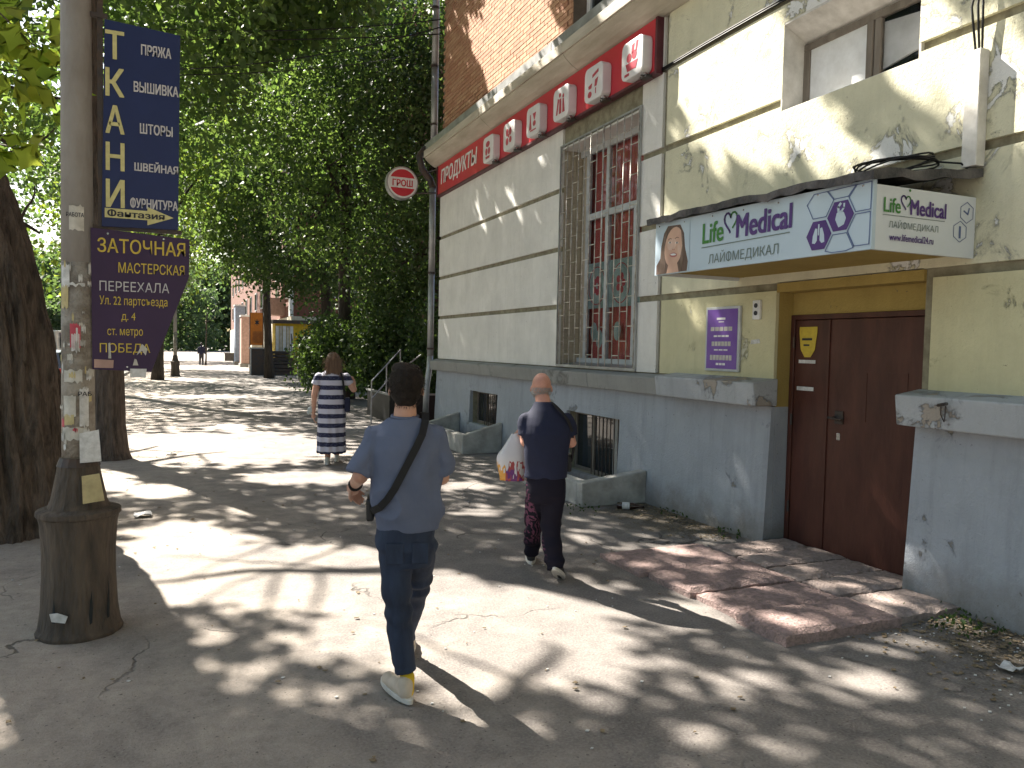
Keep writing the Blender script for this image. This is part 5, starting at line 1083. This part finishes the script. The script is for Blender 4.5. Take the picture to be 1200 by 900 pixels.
# ================================================================ VEHICLES ON THE ROAD
def car(name,label,x,y,rz,Lc,Wc,H1,H2,mm,cat,van=False):
    t=thing(name,label,cat,(x,y,0),rz)
    if van: prof=[(-Lc/2,.35),(-Lc/2,1.0),(-Lc/2+.08,H2-.1),(-Lc/2+.25,H2),(Lc/2-1.5,H2),(Lc/2-.75,H1+.02),(Lc/2-.1,H1-.2),(Lc/2,.6),(Lc/2,.35)]
    else: prof=[(-Lc/2,.35),(-Lc/2-.03,.7),(-Lc/2+.06,H1),(-Lc/2+.55,H2-.05),(-Lc/2+1.1,H2),(.35,H2),(1.05,H1+.04),(Lc/2-.25,H1-.16),(Lc/2,.62),(Lc/2,.35)]
    secs=[(-Wc/2,.86),(-Wc/2+.05,1),(Wc/2-.05,1),(Wc/2,.86)]; g=MB(); n=len(prof)
    vs=[]
    for xx,k in secs:
        for yy,zz in prof:
            cab=max(0,(zz-H1)/(H2-H1+1e-6)); vs.append((xx*(1-.16*cab),yy*(.985 if k<1 else 1),zz*(1 if k==1 else .985)))
    fs=[tuple(range(n))[::-1],tuple(range(3*n,4*n))]+[(s*n+i,s*n+(i+1)%n,(s+1)*n+(i+1)%n,(s+1)*n+i) for s in range(3) for i in range(n)]
    g.add(vs,fs); g.build('body',mm,t,local=True,bev=.05)
    yb=-Lc/2; zc=H1+.06
    MB().hexa([(-Wc*.38,yb+.10,zc),(Wc*.38,yb+.10,zc),(Wc*.38,yb+.2,zc),(-Wc*.38,yb+.2,zc),(-Wc*.33,yb+.48-(.3 if van else 0),H2-.12),(Wc*.33,yb+.48-(.3 if van else 0),H2-.12),(Wc*.33,yb+.6,H2-.12),(-Wc*.33,yb+.6,H2-.12)]).build('rear_window','glass_dark',t,local=True)
    for s in (-1,1):
        MB().hexa([(s*(Wc/2+.003),-Lc/2+.8,H1+.05),(s*(Wc/2-.05),-Lc/2+.8,H1+.05),(s*(Wc/2-.05),.9,H1+.05),(s*(Wc/2+.003),.9,H1+.05),(s*(Wc/2-.10),-Lc/2+1.1,H2-.1),(s*(Wc/2-.16),-Lc/2+1.1,H2-.1),(s*(Wc/2-.16),.4,H2-.1),(s*(Wc/2-.10),.4,H2-.1)]).build('side_window','glass_dark',t,local=True)
        MB().box(s*Wc*.36,s*Wc*.49,yb-.045,yb+.12,.72,.98).build('tail_light','lamp_red',t,local=True,bev=.02)
        for yy in (-Lc/2+.8,Lc/2-.85):
            wl=MB().tube([(s*(Wc/2-.2),yy,.33),(s*(Wc/2+.01),yy,.33)],.33,20).build('wheel','rubber',t,local=True,bev=.02); MB().tube([(s*(Wc/2-.1),yy,.33),(s*(Wc/2+.02),yy,.33)],.2,12).build('rim','chrome',wl,local=True)
    MB().box(-.26,.26,yb-.05,yb-.03,.62,.74).build('number_plate','paper_white',t,local=True); MB().box(-Wc*.47,Wc*.47,yb-.06,yb+.1,.34,.56).build('bumper',mm,t,local=True,bev=.03)
    return t
car('parked_car','black car parked by the kerb, half hidden between the big trunk and the lamp post',-3.72,25.0,R(1.5),4.3,1.75,.92,1.45,'car_black','car')
car('parked_car','white minibus parked farther off behind the black car',-6.1,43.5,R(-3),5.2,2.0,1.25,2.15,'car_white','car',True)
# low weeds in the crack between paving and wall
P=[]
for (x,y,n) in ((4.80,3.36,70),(4.55,3.32,60),(4.72,2.7,40),(4.78,2.2,50),(4.86,5.9,40),(4.85,6.8,50),(4.0,7.30,30)):
    P.append(np.stack([nr.normal(x,.09,n),nr.normal(y,.13,n),nr.uniform(.01,.05,n)],1))
tag(leafmesh('weeds',np.vstack(P),.035,None,'leaf_dark',droop=-.3),'small green weeds and moss tufts in the joint at the wall foot','weeds',kind='stuff')
# ================================================================ PEOPLE
def organic(parts,name,mm,parent,voxel=.008,smooth=8,disp=None,label=None,dec=0):
    """join closed shapes, fuse them by voxel remesh, relax, displace: one continuous surface"""
    g=MB()
    for p in parts:
        k=p[0]
        if k=='cap':
            a,r0,b,r1=Vector(p[1]),p[2],Vector(p[3]),p[4]; n=5; pts=[a.lerp(b,i/n) for i in range(n+1)]; g.tube(pts,[r0+(r1-r0)*i/n for i in range(n+1)],14); g.ell(a,(r0,r0,r0)); g.ell(b,(r1,r1,r1))
        elif k=='cyl':
            a,r0,b,r1=Vector(p[1]),p[2],Vector(p[3]),p[4]; n=4; pts=[a.lerp(b,i/n) for i in range(n+1)]; g.tube(pts,[r0+(r1-r0)*i/n for i in range(n+1)],16)
        elif k=='path': g.tube(p[1],p[2],14)
        elif k=='ell': g.ell(p[1],p[2],16,Matrix.Rotation(p[3],3,p[4]) if len(p)>3 else None)
        elif k=='rings': g.rings(p[1],28)
    me=g.mesh(name); o=bpy.data.objects.new(name,me); C.objects.link(o)
    bm=bmesh.new(); bm.from_mesh(me); bmesh.ops.recalc_face_normals(bm,faces=bm.faces); bm.to_mesh(me); bm.free()
    r=o.modifiers.new('r','REMESH'); r.mode='VOXEL'; r.voxel_size=voxel
    s=o.modifiers.new('s','SMOOTH'); s.factor=.6; s.iterations=smooth
    dg=bpy.context.evaluated_depsgraph_get(); m2=bpy.data.meshes.new_from_object(o.evaluated_get(dg)); bpy.data.objects.remove(o)
    if disp:
        m2.update(); nv=len(m2.vertices); co=np.empty(nv*3); no=np.empty(nv*3); m2.vertices.foreach_get('co',co); m2.vertices.foreach_get('normal',no); co=co.reshape(-1,3);no=no.reshape(-1,3)
        d=np.array([disp(*q) for q in co]); co+=no*d[:,None]; m2.vertices.foreach_set('co',co.ravel()); m2.update()
    m2.name=name; m2.shade_smooth(); ob=link(name,m2,mm,parent)
    if label: ob['label']=label
    return ob
def nz(x,y,z,s=1,o=0): return noise.noise(Vector((x*s+o,y*s,z*s)))
def hand(wr,d,up,sgn,curl=.6,r=.0085,L_=.095):
    """palm and five separate fingers; d = pointing direction, up = back of the hand, sgn = thumb side"""
    wr=Vector(wr);d=Vector(d).normalized();up=Vector(up);up=(up-d*up.dot(d)).normalized();s=d.cross(up)*sgn
    P=[('ell',tuple(wr+d*.045),(.036,.036,.036)),('cap',tuple(wr),.024,tuple(wr+d*.05),.026)]
    for k,(o,l) in enumerate(((-.030,.80),(-.011,.97),(.009,1.0),(.028,.90))):
        a=wr+d*.072+s*o; c=a; dd=d.copy()
        for j,f in enumerate((.42,.32,.26)):
            dd=(dd*math.cos(curl*(.5+.35*j))-up*math.sin(curl*(.5+.35*j))).normalized(); n_=c+dd*.078*l*f*1.35; P.append(('cap',tuple(c),r*(1-.08*j),tuple(n_),r*(.92-.08*j))); c=n_
    a=wr+d*.02+s*.026; b=a+(d*.6+s*.75-up*.25).normalized()*.036; c=b+(d*.95+s*.1-up*.4).normalized()*.032
    P+=[('cap',tuple(a),.0125,tuple(b),.0105),('cap',tuple(b),.0105,tuple(c),.0085)]
    return P
def head_parts(c,w_=.075,h_=.112,d_=.095,tilt=0):
    x,y,z=c
    return [('ell',(x,y,z+.018),(w_,d_,h_*.86)),('ell',(x,y+.022,z-.035),(w_*.80,d_*.72,h_*.62)),('ell',(x,y+.055,z-.082),(w_*.42,.032,.026)),
     ('cap',(x,y+d_*.93,z+.018),.009,(x,y+d_*1.13,z-.014),.013),('ell',(x-.017,y+d_*1.0,z-.018),(.009,.012,.008)),('ell',(x+.017,y+d_*1.0,z-.018),(.009,.012,.008)),
     ('ell',(x,y+d_*.93,z-.052),(.024,.012,.007)),('ell',(x,y+d_*.92,z-.064),(.020,.011,.007)),
     ('ell',(x-.032,y+d_*.84,z+.036),(.020,.012,.007)),('ell',(x+.032,y+d_*.84,z+.036),(.020,.012,.007)),
     ('ell',(x-w_*1.02,y-.005,z-.005),(.010,.020,.031),.25,'Y'),('ell',(x+w_*1.02,y-.005,z-.005),(.010,.020,.031),-.25,'Y')]
def eyes(c,parent,w_=.075,d_=.095):
    for s in (-1,1): MB().ell((c[0]+s*.031,c[1]+d_*.83,c[2]+.014),(.011,.010,.008)).build('eye','print_white',parent,local=True,smooth=True)
def strands(parent,c,rx,ry,rz,n,ln,mm,zmin,name='hair_strands',down=.3,front=.6):
    g=MB()
    for i in range(n):
        u=Vector((rnd.gauss(0,1),rnd.gauss(0,1),rnd.gauss(0,1))).normalized()
        p=Vector((c[0]+u.x*rx,c[1]+u.y*ry,c[2]+u.z*rz))
        if p.z<zmin or u.y>front: continue
        d=(u*.5+Vector((rnd.uniform(-.5,.5),rnd.uniform(-.4,.4),-down))).normalized(); s=d.cross(u)
        if s.length<.01: continue
        s=s.normalized()*.0012; e=p+d*ln*rnd.uniform(.6,1.2)
        g.add([p-s,p+s,e],[(0,1,2)])
    return g.build(name,mm,parent,local=True)
def shoe(parent,heel,yaw,pitch,mm,sole,ln=.27,wd=.048,name='shoe'):
    M_=Matrix.Translation(Vector(heel))@Matrix.Rotation(yaw,4,'Z')@Matrix.Rotation(pitch,4,'X')
    def tr(p): return tuple(M_@Vector(p))
    S=[('ell',tr((0,.03,.045)),(wd*.78,.045,.05)),('cap',tr((0,.03,.045)),wd*.78,tr((0,.12,.04)),wd*.9),('cap',tr((0,.12,.035)),wd*.86,tr((0,ln-.07,.03)),wd*.8),('cap',tr((0,.03,.05)),wd*.8,tr((0,.035,.085)),wd*.82)]
    o=organic(S,name,mm,parent,.007,5)
    g=MB(); outl=[]
    for k in range(28):
        t=2*math.pi*k/28; yy=ln*.5-.01+ (ln*.5+.012)*math.sin(t); ww=(wd*1.02)*(1-.16*(1-math.sin(t))/2)*math.cos(t); ww*=1 if math.sin(t)<.7 else 1; outl.append((ww,yy-.012))
    lo=[tr((a,b,-.002)) for a,b in outl]; hi=[tr((a*.99,b,.024)) for a,b in outl]; n=28
    g.add(lo+hi,[tuple(range(n))[::-1],tuple(range(n,2*n))]+[(i,(i+1)%n,n+(i+1)%n,n+i) for i in range(n)]); g.build('sole',sole,o,local=True,bev=.004)
    return o
# ---------------------------------------------------------------- young man in a blue T-shirt
P1=thing('person','person with short black hair in blue T-shirt and jeans, black strap across the back','person',(1.03,3.66,0),-.276)
hd=(-.018,.03,1.535)
body=head_parts(hd,.076,.112,.094)+[('cap',(-.02,.005,1.47),.052,(-.022,-.01,1.37),.060),
 ('rings',[(-.02,0,.80,.12,.09),(-.015,0,1.0,.13,.095),(-.02,-.005,1.2,.15,.10),(-.02,-.01,1.30,.14,.08),(-.02,-.01,1.355,.08,.06)]),
 ('cap',(-.168,-.01,1.29),.044,(-.232,-.03,1.115),.040),('cap',(-.232,-.03,1.115),.040,(-.272,.13,1.045),.028),
 ('cap',(.120,-.01,1.29),.044,(.160,.0,1.10),.040),('cap',(.165,.0,1.10),.038,(.085,.21,1.10),.027)]
body+=hand((-.274,.135,1.042),(-.12,.75,-.5),(-.8,.0,.5),-1,.75)+hand((.08,.215,1.10),(-.7,.55,.1),(.2,.3,1),1,.8)
organic(body,'body','skin',P1,.006,5)
eyes(hd,P1)
hp_=[('ell',(hd[0],hd[1]-.012,hd[2]+.036),(.086,.098,.094)),('ell',(hd[0],hd[1]-.045,hd[2]-.012),(.076,.062,.068)),('ell',(hd[0],hd[1]-.062,hd[2]-.052),(.055,.032,.035)),('ell',(hd[0]+.01,hd[1]+.04,hd[2]+.085),(.068,.065,.042)),('ell',(hd[0]-.02,hd[1]-.01,hd[2]+.105),(.055,.06,.030))]
hr=organic(hp_,'hair','hair_black',P1,.006,3,lambda x,y,z:.003*nz(x,y,z,45)+.004*nz(x,y,z,16))
strands(P1,(hd[0],hd[1]-.012,hd[2]+.028),.088,.100,.100,3800,.015,'hair_black',hd[2]-.03)
strands(P1,(hd[0],hd[1]-.045,hd[2]-.02),.078,.066,.078,1200,.012,'hair_black',hd[2]-.10,down=.9,front=.2)
def fold1(x,y,z):
    d=.011*nz(x,y,z,5)+.008*math.sin(26*(x*.75+z*.9)+3*nz(x,y,z,3))*max(0,1-abs(z-.98)/.22)*(1 if y<0 else .5)
    d+=.018*(1-abs(math.sin(13*(x*.55+z*.35)+2.5*nz(x,y,z,3))))**3*(1 if y<0 else .3)
    d+=.010*math.sin(30*(x*.9-z*.55)+4*nz(x,y,z,4))*max(0,1-abs(z-1.12)/.2)*max(0,min(1,(x+.02)*8))
    d+=.006*math.sin(44*(z+.6*abs(x))+3*nz(x,y,z,6))*(1 if abs(x+.02)>.17 else 0)
    return d+.0012*nz(x,y,z,30)
sh=[('rings',[(0.0,.002,.845,.158,.115),(-.002,0,.93,.160,.117),(-.006,-.003,1.05,.166,.118),(-.012,-.006,1.17,.178,.122),(-.018,-.008,1.25,.182,.118),(-.020,-.01,1.315,.176,.100),(-.022,-.01,1.358,.135,.084),(-.022,-.008,1.395,.085,.070)]),
 ('cap',(-.165,-.01,1.305),.060,(-.212,-.022,1.20),.062),('cyl',(-.205,-.02,1.22),.061,(-.236,-.03,1.125),.063),
 ('cap',(.118,-.01,1.308),.060,(.145,-.004,1.20),.058),('cyl',(.142,-.006,1.22),.058,(.160,.005,1.125),.060)]
organic(sh,'t_shirt','shirt_blue',P1,.0065,7,fold1)
MB().tube([(-.022+.064*math.cos(t),-.008+.060*math.sin(t),1.405+.006*math.sin(t)) for t in [k*math.pi/12 for k in range(25)]],.0075,8).build('collar','shirt_blue',P1,local=True,smooth=True)
def fold2(x,y,z):
    return .009*nz(x,y,z,7)+.008*math.sin(60*z+5*nz(x,y,z,5)+10*x)*(max(0,1-abs(z-.47)/.16)+max(0,1-abs(z-.10)/.1)+max(0,1-abs(z-.76)/.08))
jn=[('rings',[(-.01,0,.66,.125,.090),(-.01,0,.72,.138,.106),(-.01,0,.80,.146,.112),(-.01,0,.88,.142,.108)]),
 ('cap',(-.065,0,.76),.086,(-.045,-.01,.47),.070),('cap',(-.045,-.01,.47),.068,(-.012,-.05,.20),.056),('cyl',(-.014,-.045,.22),.056,(.002,-.055,.145),.050),
 ('cap',(.065,.01,.76),.086,(.055,.22,.49),.068),('cap',(.055,.22,.49),.066,(.012,.44,.21),.054),('cyl',(.012,.43,.22),.053,(.0,.50,.105),.047)]
organic(jn,'jeans','jeans',P1,.007,5,fold2)
MB().box(-.105,-.02,-.121,-.112,.70,.80).box(.02,.10,-.118,-.110,.70,.80).build('pocket','jeans',P1,local=True,bev=.004)
for a,b,yw,pt,h in (((.006,-.055,.12),(.006,-.062,.05),R(30),R(4),(.012,-.095,.012)),((.0,.50,.12),(.0,.50,.06),R(-4),R(0),(.0,.47,.006))):
    sk=organic([('cap',a,.038,b,.036)],'sock','sock_yellow',P1,.007,3)
    shoe(P1,h,yw,pt,'shoe_white','sole_white')
MB().box(-.035,.045,-.106,-.092,.075,.105).build('sock_band','sock_yellow',P1,local=True) if False else None
# strap over right shoulder, down the back to a small bag at the left hip
def backY(x,z): # surface of the T-shirt back
    k=max(0,1-((x+.015)/.188)**2)**.5; return -.004-.123*k
sp=[(.070,.06,1.415),(.078,-.02,1.422),(.076,-.075,1.385)]+[(q,backY(q,1.3)-.012,zz) for q,zz in ((.062,1.33),(.035,1.27),(.005,1.21),(-.03,1.14),(-.065,1.07),(-.10,1.015),(-.135,.975))]+[(-.175,-.05,.945),(-.185,.02,.94)]
def strap(pts,wd,th,name,mm,parent,nrm):
    g=MB(); vs=[]
    for i,p in enumerate(pts):
        p=Vector(p); d=(Vector(pts[min(i+1,len(pts)-1)])-Vector(pts[max(i-1,0)])).normalized(); n_=Vector(nrm(p)).normalized(); s=d.cross(n_).normalized()
        vs+=[p-s*wd/2,p+s*wd/2,p+s*wd/2+n_*th,p-s*wd/2+n_*th]
    n=len(pts); g.add(vs,[(4*i+a,4*i+(a+1)%4,4*i+4+(a+1)%4,4*i+4+a) for i in range(n-1) for a in range(4)]+[(0,1,2,3),(4*n-4,4*n-3,4*n-2,4*n-1)]); return g.build(name,mm,parent,local=True)
bgp=thing('shoulder_bag','small black shoulder bag with wide strap worn across the young man back','bag',P1.location,-.276)
strap(sp,.036,.004,'strap','strap_black',bgp,lambda p:(p.x*.8,-1 if p.y<.03 else .6,1.2 if p.z>1.36 else 0))
MB().box(-.205,-.165,-.03,.12,.885,1.0).build('pouch','black_plastic',bgp,local=True,bev=.014); MB().box(-.209,-.205,-.02,.11,.96,.968).build('zip','chrome',bgp,local=True)
MB().tube([(-.262,.095,1.045),(-.268,.112,1.052)],.036,16).build('wristwatch','strap_black',P1,local=True,smooth=True) 
# ---------------------------------------------------------------- old bald man
P2=thing('person','bald old person in a navy T-shirt and patterned track trousers walking away beside the wall','person',(2.53,5.12,0),-.463)
hd=(-.082,.13,1.452)
body=head_parts(hd,.074,.112,.094)+[('cap',(-.075,.085,1.39),.054,(-.05,.04,1.28),.066),
 ('rings',[(-.03,0,.76,.13,.10),(-.03,0,1.0,.14,.10),(-.035,.0,1.15,.15,.10),(-.04,.02,1.23,.13,.08),(-.045,.03,1.28,.08,.06)]),
 ('cap',(-.185,.015,1.19),.042,(-.185,-.01,1.06),.040),('cap',(-.185,-.01,1.05),.042,(-.225,.20,1.075),.028),
 ('cap',(.115,.02,1.19),.042,(.150,.03,1.05),.040),('cap',(.155,.03,1.05),.038,(.02,.25,1.06),.028)]
body+=hand((-.226,.205,1.078),(-.3,.6,.1),(-.2,0,1),-1,1.25)+hand((.015,.255,1.06),(-.9,.3,0),(.0,.2,1),1,1.1)
organic(body,'body','skin_old',P2,.006,6)
eyes(hd,P2)
hf=[('ell',(hd[0]-.072,hd[1]-.03,hd[2]+.0),(.010,.04,.035)),('ell',(hd[0]+.072,hd[1]-.03,hd[2]+.0),(.010,.04,.035)),('ell',(hd[0],hd[1]-.085,hd[2]-.02),(.055,.018,.034))]

strands(P2,(hd[0],hd[1]-.002,hd[2]-.02),.0755,.096,.062,4200,.014,'hair_grey',hd[2]-.075,down=.9,front=.3).name='hair'
def fold3(x,y,z): return .012*nz(x,y,z,5)+.009*math.sin(20*(x+z*.5)+4*nz(x,y,z,4))*max(0,1-abs(z-.95)/.22)+.004*math.sin(38*z+3*nz(x,y,z,6))*(1 if abs(x+.03)>.18 else 0)
sh=[('rings',[(-.033,.0,.785,.165,.118),(-.033,-.002,.88,.168,.12),(-.034,-.004,1.0,.172,.124),(-.036,-.004,1.12,.185,.122),(-.038,.01,1.18,.186,.115),(-.042,.022,1.24,.168,.098),(-.048,.035,1.295,.118,.085),(-.058,.05,1.335,.082,.072),(-.062,.06,1.352,.070,.066)]),
 ('cap',(-.185,.02,1.215),.062,(-.190,.0,1.15),.061),('cyl',(-.19,.003,1.17),.061,(-.187,-.008,1.10),.064),
 ('cap',(.112,.02,1.218),.062,(.135,.03,1.15),.058),('cyl',(.135,.03,1.17),.058,(.152,.03,1.10),.061)]
organic(sh,'t_shirt','shirt_navy',P2,.007,7,fold3)
MB().tube([(-.056+.066*math.cos(t),.048+.062*math.sin(t),1.328+.012*math.sin(t)) for t in [k*math.pi/12 for k in range(25)]],.0085,8).build('collar','paper',P2,local=True,smooth=True) if False else None
def fold4(x,y,z): return .009*nz(x,y,z,8)+.009*math.sin(48*z+5*nz(x,y,z,5)+8*x)*(max(0,1-abs(z-.36)/.14)+max(0,1-abs(z-.16)/.1)+.5*max(0,1-abs(z-.6)/.1))
pt=[('rings',[(-.04,0.02,.60,.135,.095),(-.03,0,.66,.146,.112),(-.03,0,.74,.150,.118),(-.03,0,.82,.140,.11)]),
 ('cap',(-.095,.0,.70),.088,(-.12,.22,.42),.076),('cap',(-.12,.22,.42),.074,(-.14,.44,.19),.066),('cyl',(-.14,.43,.2),.066,(-.14,.50,.085),.064),
 ('cap',(.035,.0,.70),.090,(.01,.05,.42),.080),('cap',(.01,.05,.42),.078,(.04,-.03,.20),.070),('cyl',(.04,-.02,.22),.070,(.055,-.07,.11),.066)]
organic(pt,'trousers','trousers_print',P2,.0075,5,fold4)
shoe(P2,(-.14,.45,.004),R(4),0,'shoe_black','sole_white',.27,.046); shoe(P2,(.052,-.115,.115),R(-14),R(-30),'shoe_black','sole_white',.27,.046)
b2=thing('shoulder_bag','thin dark strap bag slung over the old person right shoulder','bag',P2.location,-.463)
strap([(-.01,.10,1.335),(-.0,.03,1.345),(.03,-.03,1.325),(.08,-.065,1.28),(.125,-.06,1.22),(.155,-.02,1.14),(.168,.03,1.0),(.155,.10,.9)],.022,.004,'strap','strap_black',b2,lambda p:(p.x*3,-1 if p.y<.03 else .4,1.5 if p.z>1.25 else 0))
MB().box(.12,.16,.08,.2,.82,.95).build('pouch','black_plastic',b2,local=True,bev=.012)
# carrier bag
cb=thing('carrier_bag','white plastic carrier bag with purple and orange print held before the bald old person','bag',P2.location,-.463)
vs=[];NZ,NA=14,28
for i in range(NZ+1):
    f=i/NZ; z=1.085-.365*f; wx=.035+.085*min(1,f*2.2)+.012*math.sin(f*5); wy=.03+.035*min(1,f*2); cx_=-.27-.02*f+(.01*math.sin(f*7))
    for k in range(NA):
        t=2*math.pi*k/NA; s_=math.copysign(abs(math.cos(t))**.7,math.cos(t)); c_=math.copysign(abs(math.sin(t))**.8,math.sin(t)); d=1+.10*noise.noise(Vector((math.cos(t)*2.4,math.sin(t)*2.4,z*9)))+.06*math.sin(7*t+z*12)*(1-f*.5)
        vs.append((cx_+wx*s_*d,.235+wy*c_*d,z+.01*noise.noise(Vector((t,z*5,3)))))
g=MB().add(vs,[(i*NA+k,i*NA+(k+1)%NA,(i+1)*NA+(k+1)%NA,(i+1)*NA+k) for i in range(NZ) for k in range(NA)]+[tuple(range(NZ*NA,NZ*NA+NA))]); g.build('bag_body','bag_print',cb,local=True,smooth=True)
MB().tube([(-.25,.22,1.08),(-.245,.225,1.12),(-.235,.23,1.08)],.009,6).build('handle','paper_white',cb,local=True,smooth=True)
# ---------------------------------------------------------------- woman in a striped dress
P3=thing('person','person with light brown hair in a long navy and white striped dress','person',(1.98,11.25,0),-.173)
hd=(.035,.02,1.515)
body=head_parts(hd,.074,.108,.092)+[('cap',(.03,0,1.45),.05,(.03,-.01,1.35),.058),('rings',[(.02,0,.8,.15,.11),(.02,0,1.0,.14,.10),(.025,0,1.2,.14,.10),(.03,0,1.32,.12,.08)]),
 ('cap',(-.175,0,1.27),.052,(-.225,-.01,1.0),.045),('cap',(-.225,-.01,1.0),.042,(-.235,.05,.76),.028),
 ('cap',(.225,0,1.27),.052,(.33,-.02,1.10),.047),('cap',(.33,-.02,1.10),.043,(.33,.16,1.22),.029),
 ('cap',(-.04,0,.6),.06,(-.03,.0,.12),.042),('cap',(.11,0,.6),.06,(.10,.25,.12),.042)]
body+=hand((-.235,.05,.75),(0,.1,-1),(-1,0,0),1,.5,.009)+hand((.33,.165,1.225),(-.5,.5,.5),(.5,.2,.6),-1,1.0,.009)
organic(body,'body','skin',P3,.008,4); eyes(hd,P3)
hh=[('ell',(hd[0],hd[1]-.012,hd[2]+.028),(.094,.104,.098)),('ell',(hd[0],hd[1]-.05,hd[2]-.05),(.105,.06,.12)),('ell',(hd[0]+.02,hd[1]-.06,hd[2]-.14),(.115,.04,.10)),('ell',(hd[0]-.02,hd[1]-.06,hd[2]-.16),(.085,.038,.10))]
organic(hh,'hair','hair_brown',P3,.008,4,lambda x,y,z:.010*nz(x,y,z*.35,30)+.006*nz(x,y,z*.3,60))
g=MB()
for i in range(1500):
    x=hd[0]+rnd.gauss(0,.055); z=hd[2]+rnd.uniform(-.2,.05); p=Vector((x,hd[1]-.10-.01*rnd.random(),z)); e=p+Vector((rnd.uniform(-.02,.02)+(x-hd[0])*.25,rnd.uniform(-.01,.005),-rnd.uniform(.05,.11))); g.add([p-Vector((.0016,0,0)),p+Vector((.0016,0,0)),e],[(0,1,2)])
g.build('hair_strands','hair_brown',P3,local=True)
def fold5(x,y,z): return .006*nz(x,y,z,6)+.012*math.sin(math.atan2(y,x-.02)*9+2*nz(x,y,z,2))*max(0,min(1,(.95-z)*1.6))
dr_=[('rings',[(.02,.02,.175,.205,.17),(.02,.02,.3,.198,.165),(.02,.01,.55,.198,.155),(.02,0,.80,.200,.15),(.02,0,.95,.195,.14),(.025,0,1.08,.178,.125),(.03,0,1.2,.188,.125),(.03,0,1.28,.192,.11),(.03,0,1.34,.14,.085),(.03,0,1.38,.08,.06)]),
 ('cap',(-.165,0,1.275),.066,(-.19,0,1.21),.068),('cyl',(-.185,0,1.22),.07,(-.205,0,1.16),.072),('cap',(.225,0,1.275),.066,(.26,-.01,1.21),.068)]
organic(dr_,'striped_dress','dress_stripes',P3,.009,5,fold5)
shoe(P3,(-.03,-.05,.01),R(6),0,'sole_white','sole_white',.25,.044); shoe(P3,(.10,.20,.01),R(-4),0,'sole_white','sole_white',.25,.044)
b3=thing('shoulder_bag','dark shoulder bag and strap on the right side of the striped dress','bag',P3.location,-.173)
strap([(.13,.07,1.36),(.135,0,1.375),(.145,-.09,1.34),(.17,-.125,1.26),(.19,-.125,1.1),(.205,-.11,.95)],.03,.006,'strap','strap_black',b3,lambda p:(p.x*.5,-1,1 if p.z>1.33 else 0))
MB().box(.20,.28,-.13,.10,.78,.98).build('pouch','shirt_navy',b3,local=True,bev=.02)
ms=thing('folded_cloth','small pale cloth carried in the left hand of the person in the striped dress','cloth',P3.location,-.173)
organic([('ell',(-.275,.05,.80),(.05,.03,.045)),('ell',(-.30,.05,.76),(.03,.02,.04))],'cloth','cloth_light',ms,.008,3)
# ---------------------------------------------------------------- distant walker
P4=thing('person','tiny distant person in dark clothes at the far end of the pavement','person',(1.35,62.0,0),0)
organic([('ell',(0,0,1.55),(.085,.1,.12)),('rings',[(0,0,.8,.16,.12),(0,0,1.2,.2,.13),(0,0,1.38,.16,.1)]),('cap',(-.2,0,1.3),.06,(-.24,.05,.85),.04),('cap',(.2,0,1.3),.06,(.24,-.05,.85),.04),('cap',(0,0,1.4),.06,(0,0,1.5),.06)],'body','shirt_navy',P4,.02,3)
organic([('cap',(-.08,0,.85),.1,(-.1,.15,.1),.06),('cap',(.08,0,.85),.1,(.1,-.12,.1),.06),('ell',(-.1,.2,.05),(.05,.13,.05)),('ell',(.1,-.06,.05),(.05,.13,.05))],'trousers','print_dark',P4,.02,2)
MB().ell((0,.0,1.58),(.09,.105,.11)).build('hair','hair_black',P4,local=True,smooth=True)
